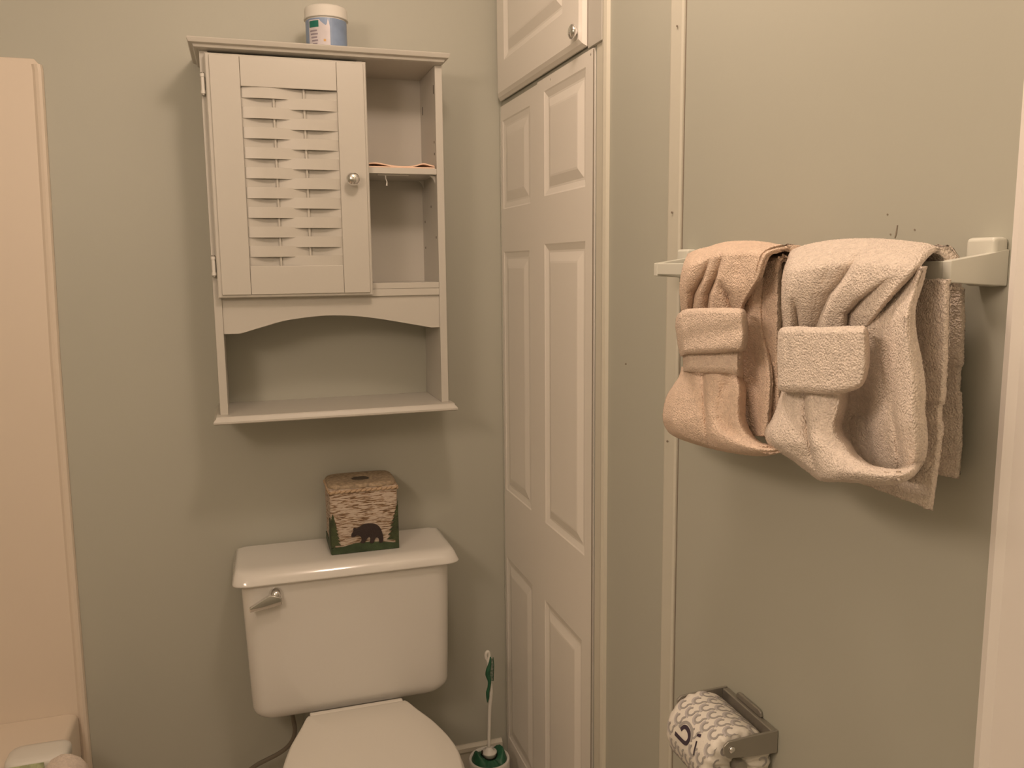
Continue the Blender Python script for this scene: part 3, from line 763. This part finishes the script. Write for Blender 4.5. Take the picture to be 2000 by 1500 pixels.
RC = Vector(onY(1358, 1410, -1.047)); RX, RZ, RR = RC.x, RC.z, 0.0485
RY0, RY1 = -1.157, -1.047
roll = empty('toilet_paper_roll', (RX, -1.10, RZ))
tag(roll, 'wrapped toilet paper roll printed with pale swirls held by the steel holder', 'toilet paper')
bm = bmesh.new()
prof = [(0.010, RY0 + 0.010), (0.014, RY0 + 0.004), (0.030, RY0 + 0.002), (0.043, RY0 + 0.0015), (RR - 0.001, RY0 + 0.005), (RR, RY0 + 0.010)]
N = 28
for k in range(1, N): prof.append((RR, RY0 + 0.010 + (RY1 - RY0 - 0.020) * k / N))
prof += [(RR, RY1 - 0.010), (RR - 0.002, RY1 - 0.004), (0.040, RY1 - 0.001), (0.014, RY1 - 0.004), (0.010, RY1 - 0.010)]
secs = []
for r, y in prof:
    s = []
    for i in range(120):
        a = 2 * PI * i / 120
        edge = max(0, 1 - min(y - RY0, RY1 - y) / 0.02)
        rr_ = r - 0.0018 * edge * (0.5 + 0.5 * math.sin(a * 17 + 2 * math.sin(a * 3)))
        s.append((RX + rr_ * math.cos(a), y + 0.0014 * edge * math.sin(a * 17 + 1), RZ + rr_ * math.sin(a)))
    secs.append(s)
loft(bm, secs)
rb = obj('wrapper', bm, M_PAPER, roll, smooth=True)
def hit(px, py, rad):
    r = ray(px, py); ox, oz = CAM.x - RX, CAM.z - RZ
    a = r.x ** 2 + r.z ** 2; b = 2 * (ox * r.x + oz * r.z); c = ox * ox + oz * oz - rad * rad
    d = b * b - 4 * a * c
    if d < 0: return None
    t = (-b - math.sqrt(d)) / (2 * a); return CAM + r * t
def unroll(p): return (math.atan2(p.z - RZ, p.x - RX) * RR, p.y)
def oncyl(s, y, rad=RR):
    a = s / RR; ed = max(0, 1 - min(y - RY0, RY1 - y) / 0.02)
    y = min(max(y, RY0 + 0.0015), RY1 - 0.0015); dd = min(y - RY0, RY1 - y)
    rad -= 0.0060 * max(0, (0.010 - dd) / 0.010) ** 3
    rad -= 0.0018 * ed * (0.5 + 0.5 * math.sin(a * 17 + 2 * math.sin(a * 3)))
    return Vector((RX + rad * math.cos(a), y, RZ + rad * math.sin(a)))
def ribbon(bm, pts, w, lift, taper=None):
    P = [np.array(p, float) for p in pts]; L, R = [], []
    for i, p in enumerate(P):
        t = P[min(i + 1, len(P) - 1)] - P[max(i - 1, 0)]; t = t / (np.linalg.norm(t) + 1e-9); nn = np.array([-t[1], t[0]])
        ww = w * (taper(i / (len(P) - 1)) if taper else 1)
        L.append(p + nn * ww / 2); R.append(p - nn * ww / 2)
    rows = []
    for a, b in zip(L, R):
        rows.append([oncyl(a[0], a[1], RR + lift), oncyl(b[0], b[1], RR + lift), oncyl(b[0], b[1], RR + lift - 0.0003), oncyl(a[0], a[1], RR + lift - 0.0003)])
    loft(bm, rows)
bm1 = bmesh.new(); bm2 = bmesh.new()
s0 = RR * math.radians(40); pitchS = 0.0172; pitchY = 0.0190
nrow = int(2 * PI * RR / pitchS)
pitchS = 2 * PI * RR / nrow
logo_c = unroll(hit(1338, 1432, RR)); logo_i = unroll(hit(1362, 1450, RR))
def far_from_logo(s, y):
    for c, rad in ((logo_c, 0.0165), (logo_i, 0.011)):
        ds = (s - c[0] + PI * RR) % (2 * PI * RR) - PI * RR
        if math.hypot(ds, y - c[1]) < rad: return False
    return True
for r in range(nrow):
    for c in range(-1, 7):
        s = s0 + r * pitchS; y = RY0 - 0.003 + c * pitchY + (pitchY / 2 if r % 2 else 0)
        if not (RY0 + 0.006 < y < RY1 - 0.009) or not far_from_logo(s, y): continue
        pts = [(s + 0.0058 * math.cos(a), y + 0.0058 * math.sin(a)) for a in [math.radians(150 - k * 15) for k in range(19)]]
        e = pts[-1]; pts += [(e[0] - 0.0025, e[1] - 0.0015), (e[0] - 0.0045, e[1] - 0.004)]
        ribbon(bm1, pts, 0.0026, 0.0006)
        arc = [(s + 0.0086 * math.cos(a), y + 0.0086 * math.sin(a)) for a in [math.radians(120 - k * 15) for k in range(10)]]
        ribbon(bm2, arc, 0.0030, 0.00045)
for k in range(11):
    a0 = 2 * PI * k / 11; px_, pz_ = RX + 0.033 * math.cos(a0), RZ + 0.033 * math.sin(a0)
    pts = [(px_ + 0.0055 * math.cos(a0 + a), pz_ + 0.0055 * math.sin(a0 + a)) for a in [math.radians(150 - q * 15) for q in range(17)]]
    rows = []
    for i, (x, z) in enumerate(pts):
        dx, dz = x - px_, z - pz_; L_ = math.hypot(dx, dz); dx, dz = dx / L_ * 0.0012, dz / L_ * 0.0012
        rows.append([(x - dx, RY0 + 0.0009, z - dz), (x + dx, RY0 + 0.0009, z + dz), (x + dx, RY0 + 0.0004, z + dz), (x - dx, RY0 + 0.0004, z - dz)])
    loft(bm1, rows)
obj('swirl_print', bm1, M_GREY1, rb); obj('swirl_print', bm2, M_GREY2, rb)
def crop7(x, y): return (1260 + x / 6.667, 1300 + y / 6.667)
bm = bmesh.new()
def pxribbon(pts, w, lift, m):
    q = [hit(*crop7(x, y), RR) for x, y in pts]; q = [unroll(p) for p in q if p]
    q = catmull(q, 30); b = bmesh.new(); ribbon(b, q, w, lift); return b
obj('logo_mark', pxribbon([(395, 880), (450, 940), (530, 1012), (575, 960), (578, 880), (548, 815), (510, 800), (470, 835)], 0.0052, 0.0010, None), M_PLUM, rb)
obj('logo_arc', pxribbon([(445, 800), (490, 750), (550, 742), (600, 800), (618, 880), (600, 990)], 0.0036, 0.0008, None), M_GREY1, rb)
obj('logo_mark', pxribbon([(678, 985), (660, 1050), (638, 1165)], 0.0022, 0.0010, None), M_PLUM, rb)
obj('logo_mark', pxribbon([(712, 895), (706, 915), (700, 930)], 0.0065, 0.0010, None), M_PLUM, rb)
bm = bmesh.new(); lathe(bm, [(0.0085, RY0 - 0.003), (0.0085, RY1 + 0.001)], (RX, 0, RZ), 24, 'Y')
obj('roller', bm, M_STEEL, hd, smooth=False)

# ================================================================ towel bar
tbz0, tbz1 = 1.3835, 1.399
XB = 0.550
tbar = empty('towel_bar', (XB, -1.19, 1.39))
tag(tbar, 'pale enamel towel bar on flared brackets along the right wall', 'towel bar')
obj('rail', bx(XB, XB + 0.013, -1.441, -0.930, tbz0, tbz1), M_BAR, tbar, bevel=0.001)
for y0, y1 in ((-1.449, -1.4395), (-0.9335, -0.924)):
    bm = bmesh.new()
    prism(bm, [(XB - 0.001, y0, tbz1 + 0.0003), (XB - 0.001, y0, tbz0 - 0.002), (XW - 0.0002, y0, tbz0 - 0.006), (XW - 0.0002, y0, 1.4085), (XW - 0.020, y0, 1.4050)], (0, y1 - y0, 0))
    a = obj('bracket', bm, M_BAR, tbar, bevel=0.0012)
    bm = bmesh.new()
    lo, hi = (y0 + 0.001, y1 + 0.022) if y0 < -1.2 else (y0 - 0.022, y1 - 0.001)
    if y0 > -1.2: lo, hi = y0 - 0.004, y1 + 0.018
    box(bm, XW - 0.016, XW - 0.0001, lo, hi, tbz0 - 0.006, 1.4185)
    obj('wall_mount', bm, M_BAR, a, bevel=0.004, bseg=3)

# ================================================================ towels
def lin(pts, n):
    P = np.array(pts, float); d = np.r_[0, np.cumsum(np.linalg.norm(np.diff(P, axis=0), axis=1))]
    t = np.linspace(0, d[-1], n)
    return np.stack([np.interp(t, d, P[:, k]) for k in (0, 1)], 1)
def smoothc(pts, n):
    c = np.array(catmull(pts, 240)); return lin(c, n)
def bend(d, X):
    return d
def towel_grid(P, Xd, name, m, parent=None, back=None, amp=0.00042, thick=0.005, seed=0, ns=520):
    """P: (rows, cols, 2) outline grid in frame coordinates; Xd: (rows, cols) real distance plane of each point. Each point is
    placed on the plane X = Xd along its line of sight."""
    nv, nu = Xd.shape
    bm = bmesh.new(); rows = []
    pts = [[onX(P[j, i, 0], P[j, i, 1], Xd[j, i]) for i in range(nu)] for j in range(nv)]
    if back:                       # rows that carry on over the bar and down behind it
        pre = []
        for dx, dz in back[::-1]:
            pre.append([p + Vector((dx, 0, dz)) for p in pts[0]])
        pts = pre + pts
    for r in pts:
        row = []
        for p in r:
            nn = noise.noise_vector(p * ns + Vector((seed, 0, 0)))
            n2 = noise.noise_vector(p * 70 + Vector((0, seed, 0)))
            row.append(bm.verts.new(p + Vector((nn.x, nn.y, nn.z)) * amp + Vector((n2.x, n2.y * 0.4, n2.z * 0.4)) * amp * 0.9))
        rows.append(row)
    for a, b in zip(rows, rows[1:]):
        for i in range(nu - 1): bm.faces.new((a[i], a[i + 1], b[i + 1], b[i]))
    if parent:
        off = wpos(parent)
        for v in bm.verts: v.co -= off
    bm.normal_update()
    # make normals face the room (-X)
    s = sum(f.normal.x * f.calc_area() for f in bm.faces)
    if s > 0: bmesh.ops.reverse_faces(bm, faces=bm.faces)
    me = bpy.data.meshes.new(name); bm.to_mesh(me); bm.free(); me.materials.append(m)
    for p in me.polygons: p.use_smooth = True
    o = bpy.data.objects.new(name, me); COL.objects.link(o)
    if parent: o.parent = parent
    if thick:
        s = o.modifiers.new('thick', 'SOLIDIFY'); s.thickness = thick; s.offset = -1
    return o
def coons(T, B, L, R, nv, nu):
    T, B = smoothc(T, nu), smoothc(B, nu); L, R = smoothc(L, nv), smoothc(R, nv)
    u = np.linspace(0, 1, nu)[None, :, None]; v = np.linspace(0, 1, nv)[:, None, None]
    A = (1 - v) * T[None] + v * B[None]; C = (1 - u) * L[:, None] + u * R[:, None]
    D = (1 - u) * (1 - v) * T[0] + u * (1 - v) * T[-1] + (1 - u) * v * B[0] + u * v * B[-1]
    return A + C - D, u[..., 0] * np.ones((nv, 1)), v[..., 0] * np.ones((1, nu))
def ruled(L, R, nv, nu, matched=True):
    if matched: L = np.array(catmull(L, nv)); R = np.array(catmull(R, nv))
    else: L, R = smoothc(L, nv), smoothc(R, nv)
    u = np.linspace(0, 1, nu)[None, :, None]
    return (1 - u) * L[:, None] + u * R[:, None], u[..., 0] * np.ones((nv, 1)), np.linspace(0, 1, nv)[:, None] * np.ones((1, nu))
def crease(P, pts, wl, wr, amp):
    # a fold line in the cloth, following pts (x, y, strength)
    a = np.array(pts, float); y = P[..., 1]
    xc = np.interp(y, a[:, 1], a[:, 0]); st = np.interp(y, a[:, 1], a[:, 2])
    d = P[..., 0] - xc
    return amp * st * np.where(d < 0, np.exp(d / wl), np.exp(-d / wr))
def rim(t, w, p=2.0):     # 0 in the middle, 1 at both ends
    d = np.minimum(t, 1 - t); return np.clip(1 - d / w, 0, 1) ** p
def e1(t, w, p=2.0): return np.clip(1 - t / w, 0, 1) ** p
def g(x, c, s): return np.exp(-((x - c) / s) ** 2)
def valley(u, c, s, skew=0.5):     # sharp on one side, soft on the other
    d = u - c
    return np.where(d < 0, np.exp(-(-d / (s * (1 - skew)))), np.exp(-(d / (s * skew))))
BACKF = [(0.010, -0.002), (0.017, -0.009), (0.020, -0.035)]

# ---- peach set: bath towel behind
P, u, v = ruled([(1352, 502), (1348, 560), (1345, 640), (1345, 720), (1360, 800), (1400, 850)], [(1537, 497), (1528, 525), (1527, 620), (1526, 700), (1530, 790), (1535, 846)], 150, 130)
X = 0.5440 - 0.012 * np.clip((v - 0.0) / 0.1, 0, 1) + 0.006 * np.sin(u * 9) * v * 0.4 + 0.012 * e1(1 - u, 0.07) * np.clip(v * 8, 0, 1)
X = np.where(v < 0.06, 0.5560 - (v / 0.06) * 0.022, X - 0.002)
bt1 = empty('bath_towel', (0.54, -1.15, 1.38))
tag(bt1, 'plain peach bath towel hanging flat behind the tied peach towel', 'towel')
towel_grid(P, X, 'towel_fold', M_PEACH, bt1, back=[(0.015, -0.004), (0.026, -0.02), (0.028, -0.17)], seed=3, amp=0.0006)
P, u, v = ruled([(1420, 540), (1420, 600), (1420, 660), (1420, 700), (1425, 740), (1430, 780), (1435, 815), (1440, 850)],
                [(1498, 542), (1492, 600), (1494, 650), (1502, 685), (1509, 720), (1511, 750), (1509, 800), (1506, 852)], 130, 70)
X = 0.5280 - 0.006 * g(u, 0.75, 0.25) + 0.010 * e1(1 - u, 0.12) + 0.004 * np.sin(u * 8 + v * 5)
towel_grid(P, X, 'towel_fold', M_PEACH, bt1, seed=5, amp=0.0006)

# ---- peach hand towel: gathered top, band, lower loop
ht1 = empty('hand_towel', (0.51, -1.1, 1.38))
tag(ht1, 'peach hand towel gathered into a loop, left of the two tied towels', 'towel')
T = [(1343, 495), (1362, 487), (1385, 481), (1405, 475), (1425, 471), (1455, 470), (1485, 471), (1510, 475), (1530, 479), (1549, 487)]
B = [(1331, 612), (1353, 612), (1382, 612), (1410, 612), (1430, 612), (1452, 610)]
L = [(1343, 495), (1335, 515), (1329, 540), (1327, 570), (1329, 595), (1331, 612)]
R = [(1549, 487), (1522, 491), (1505, 500), (1498, 515), (1488, 545), (1475, 565), (1460, 588), (1452, 610)]
P, u, v = coons(T, B, L, R, 170, 220)
X = 0.548 - 0.040 * np.sin(np.clip(v / 0.32, 0, 1) * PI / 2) - 0.010 * np.sin(np.clip(v, 0, 1) * PI)
grow = np.clip((v - 0.12) / 0.6, 0, 1)
X += crease(P, [(1392, 490, 0), (1385, 508, .4), (1373, 543, .8), (1357, 573, 1), (1353, 600, 1)], 14, 3.5, 0.016)
X += crease(P, [(1412, 488, 0), (1408, 508, .5), (1397, 547, 1), (1385, 575, 1), (1382, 600, 1)], 17, 3.5, 0.019)
X += crease(P, [(1405, 545, 0), (1412, 562, .6), (1422, 577, 1), (1428, 600, 1)], 18, 4, 0.017)
X += crease(P, [(1452, 482, 0), (1446, 505, .8), (1440, 535, .7), (1438, 560, 0)], 14, 14, 0.006)
X += 0.020 * e1(1 - u, 0.07) + 0.022 * e1(u, 0.10)
towel_grid(P, X, 'gathered_top', M_PEACH, ht1, back=BACKF, seed=9)
O = [(1331, 716), (1326, 735), (1315, 752), (1303, 772), (1296, 795), (1294, 818), (1302, 840), (1322, 855), (1352, 866), (1390, 877), (1435, 886), (1480, 891), (1515, 887), (1560, 872)]
I = [(1452, 716), (1453, 735), (1457, 752), (1458, 768), (1457, 785), (1457, 800), (1457, 812), (1460, 826), (1465, 840), (1472, 850), (1482, 860), (1494, 866), (1515, 868), (1560, 858)]
P, u, v = ruled(O, I, 230, 150)
X = 0.512 - 0.016 * np.sin(u * PI) - 0.014 * np.clip(v / 0.4, 0, 1) + 0.016 * np.clip((v - 0.8) / 0.2, 0, 1)
fade = np.clip(1 - (v - 0.55) / 0.15, 0, 1)
X += crease(P, [(1372, 716, .8), (1374, 760, 1), (1377, 800, 1), (1380, 840, .9), (1385, 878, .7)], 20, 3, 0.015)
X += 0.006 * fade * g(u, 0.72, 0.09) * np.clip((v - 0.03) * 8, 0, 1)
X += 0.026 * e1(u, 0.13) + 0.022 * e1(1 - u, 0.12)
towel_grid(P, X, 'lower_loop', M_PEACH, ht1, seed=11)
wb1 = empty('washcloth', (0.49, -1.08, 1.26))
tag(wb1, 'pale peach washcloth folded double round the waist of the peach towel', 'washcloth')
T = [(1333, 690), (1370, 687), (1410, 686), (1452, 683)]; B = [(1334, 725), (1365, 728), (1400, 728), (1430, 731), (1451, 738)]
P, u, v = coons(T, B, [(1333, 690), (1334, 708), (1334, 725)], [(1452, 683), (1452, 710), (1451, 738)], 40, 130)
X = 0.490 - 0.006 * np.sin(u * PI) + 0.022 * rim(u, 0.12) + 0.006 * e1(1 - v, 0.3)
towel_grid(P, X, 'under_fold', M_PEACH2, wb1, seed=13)
T = [(1320, 622), (1326, 612), (1340, 604), (1365, 602), (1400, 601), (1430, 601), (1450, 603), (1457, 608)]
B = [(1329, 697), (1340, 692), (1360, 691), (1390, 690), (1420, 688), (1440, 687), (1453, 685), (1458, 680)]
P, u, v = coons(T, B, [(1320, 622), (1319, 640), (1322, 660), (1325, 680), (1329, 697)], [(1457, 608), (1461, 630), (1462, 650), (1460, 668), (1458, 680)], 110, 150)
X = 0.478 - 0.007 * np.sin(u * PI) + 0.026 * rim(u, 0.13, 2.4) + 0.007 * rim(v, 0.14, 2.4)
X += 0.0008 * np.sin(v * 11 + u * 3)
towel_grid(P, X, 'band', M_PEACH2, wb1, seed=15, amp=0.0004, ns=600, thick=0.004)

# ---- ivory set: bath towel behind (front flap and rear flap)
bt2 = empty('bath_towel', (0.54, -1.4, 1.38))
tag(bt2, 'plain ivory bath towel hanging in two flaps behind the tied ivory towel', 'towel')
P, u, v = ruled([(1600, 500), (1600, 560), (1600, 620), (1600, 700), (1600, 780), (1600, 850), (1600, 915)],
                [(1860, 508), (1856, 560), (1854, 620), (1852, 700), (1846, 790), (1840, 870), (1822, 997)], 150, 150)
P[:, :, 1] = P[:, :, 1] + 0
X = 0.5330 + 0.003 * np.sin(u * 10 + v * 3) + 0.007 * e1(1 - u, 0.05)
# keep below the bar: it folds over further left, hidden under the tied towel
sel = int(150 * 0.13)
P, X = P[sel:], X[sel:]; vv = v[sel:]
X = X + 0.0022 * g(vv, 0.665, 0.006) + 0.0015 * (vv > 0.665)
for j in range(P.shape[0]):      # woven border is slightly narrower than the pile
    if vv[j, 0] > 0.665 and vv[j, 0] < 0.74: P[j, :, 0] -= 4.0 * u[j + sel]
towel_grid(P, X, 'front_flap', M_IVORY, bt2, seed=21, amp=0.0007, thick=0.007)
P, u, v = ruled([(1720, 560), (1720, 620), (1720, 700), (1720, 780), (1720, 850), (1720, 905)],
                [(1884, 562), (1885, 620), (1884, 690), (1880, 780), (1880, 860), (1874, 936)], 120, 90)
X = 0.5900 + 0.003 * np.sin(u * 7) + 0.004 * e1(1 - u, 0.06)
for j in range(120):
    if 0.46 < v[j, 0] < 0.57: P[j, :, 0] -= 4.5 * u[j]
X += 0.0015 * ((v > 0.46) & (v < 0.57))
towel_grid(P, X, 'rear_flap', M_IVORY, bt2, seed=23, amp=0.0008, thick=0.007)

# ---- ivory hand towel
ht2 = empty('hand_towel', (0.50, -1.36, 1.38))
tag(ht2, 'ivory hand towel gathered into a loop, right of the two tied towels', 'towel')
# inner pocket: strand that runs from the bar down the right side and into the loop
Lp = [(1735, 560), (1700, 600), (1680, 640), (1660, 690), (1645, 740), (1635, 790), (1630, 840), (1640, 880), (1665, 915), (1700, 935)]
Rp = [(1812, 520), (1800, 565), (1789, 600), (1790, 645), (1800, 700), (1808, 750), (1808, 805), (1813, 860), (1806, 900), (1786, 932)]
P, u, v = ruled(Lp, Rp, 230, 170)
X = 0.500 + 0.009 * np.clip(1 - v / 0.55, 0, 1) * np.clip(1.4 - u, 0, 1) - 0.028 * np.clip((u - 0.35) / 0.5, 0, 1) ** 1.3 * np.clip(v * 4, 0.3, 1) * (1 - 0.55 * np.clip((v - 0.7) / 0.25, 0, 1)) + 0.036 * np.clip((v - 0.25) / 0.4, 0, 1) * g(u, 0.26, 0.28)
X += 0.025 * np.clip((v - 0.86) / 0.14, 0, 1) ** 2 + 0.022 * e1(1 - u, 0.22, 2.0) + 0.004 * g(u - 0.2 * v, 0.50, 0.04) * np.clip(v * 3, 0, 1)
X += 0.006 * valley(u, 0.72 - 0.1 * v, 0.10, 0.6) * np.clip((v - 0.45) / 0.2, 0, 1)
towel_grid(P, X, 'inner_strand', M_IVORY, ht2, seed=25, thick=0.003)
T = [(1534, 504), (1546, 489), (1570, 479), (1600, 472), (1640, 467), (1690, 465), (1740, 467), (1780, 471), (1812, 476), (1834, 488)]
B = [(1529, 648), (1558, 648), (1592, 648), (1625, 648), (1655, 647), (1691, 645)]
L = [(1534, 504), (1529, 530), (1526, 560), (1526, 600), (1528, 625), (1529, 648)]
R = [(1834, 488), (1822, 495), (1810, 506), (1799, 520), (1780, 542), (1755, 568), (1725, 602), (1691, 645)]
P, u, v = coons(T, B, L, R, 190, 280)
X = 0.546 - 0.044 * np.sin(np.clip(v / 0.32, 0, 1) * PI / 2) - 0.012 * np.sin(np.clip(v, 0, 1) * PI)
X += crease(P, [(1548, 580, 0), (1556, 605, .8), (1560, 640, 1)], 12, 4, 0.013)
X += crease(P, [(1684, 484, 0), (1674, 500, .5), (1640, 552, 1), (1620, 576, 1), (1604, 610, 1), (1592, 645, 1)], 32, 4, 0.021)
X += crease(P, [(1738, 540, 0), (1712, 562, .4), (1680, 588, .85), (1657, 613, 1), (1655, 645, 1)], 7, 20, 0.016)
X += crease(P, [(1630, 490, 0), (1622, 510, .6), (1612, 545, .5), (1600, 570, 0)], 16, 16, 0.006)
X += 0.008 * e1(1 - u, 0.05) + 0.024 * e1(u, 0.10)
towel_grid(P, X, 'gathered_top', M_IVORY, ht2, back=BACKF, seed=27)
O = [(1529, 756), (1521, 780), (1514, 802), (1506, 820), (1497, 834), (1493, 850), (1500, 868), (1520, 883), (1548, 900), (1577, 922), (1603, 940), (1645, 942), (1690, 945), (1728, 948), (1762, 943), (1790, 925), (1806, 895)]
I = [(1662, 756), (1659, 775), (1656, 790), (1651, 806), (1646, 822), (1645, 834), (1647, 844), (1653, 854), (1661, 864), (1668, 877), (1678, 890), (1690, 900), (1704, 908), (1720, 912), (1738, 915), (1757, 914), (1772, 902)]
P, u, v = ruled(O, I, 260, 170)
X = 0.492 - 0.016 * np.sin(u * PI) - 0.012 * np.clip(v / 0.4, 0, 1) - 0.012 * np.clip((v - 0.5) / 0.2, 0, 1) + 0.050 * np.clip((v - 0.88) / 0.12, 0, 1) ** 1.5
fade = np.clip(1 - (v - 0.60) / 0.06, 0, 1)
X += crease(P, [(1570, 756, .8), (1572, 800, 1), (1578, 850, 1), (1589, 905, .9), (1601, 942, .8)], 24, 3, 0.017)
X += 0.026 * e1(u, 0.13) + (0.024 - 0.012 * np.clip((v - 0.6) / 0.2, 0, 1)) * e1(1 - u, 0.14)
towel_grid(P, X, 'lower_loop', M_IVORY, ht2, seed=29)
wb2 = empty('washcloth', (0.46, -1.32, 1.26))
tag(wb2, 'ivory washcloth wrapped as one wide band round the waist of the ivory towel', 'washcloth')
T = [(1519, 655), (1521, 646), (1530, 639), (1560, 637), (1600, 639), (1640, 637), (1675, 636), (1690, 638), (1697, 650)]
B = [(1519, 752), (1522, 761), (1535, 766), (1570, 767), (1610, 770), (1640, 769), (1664, 764), (1682, 755), (1692, 742)]
P, u, v = coons(T, B, [(1519, 655), (1518, 690), (1519, 720), (1519, 752)], [(1697, 650), (1699, 680), (1699, 710), (1692, 742)], 150, 190)
X = 0.466 - 0.006 * np.sin(u * PI) + 0.026 * rim(u, 0.12, 2.4) + 0.008 * rim(v, 0.12, 2.4)
towel_grid(P, X, 'band', M_IVORY, wb2, seed=31, amp=0.00045, ns=600, thick=0.004)
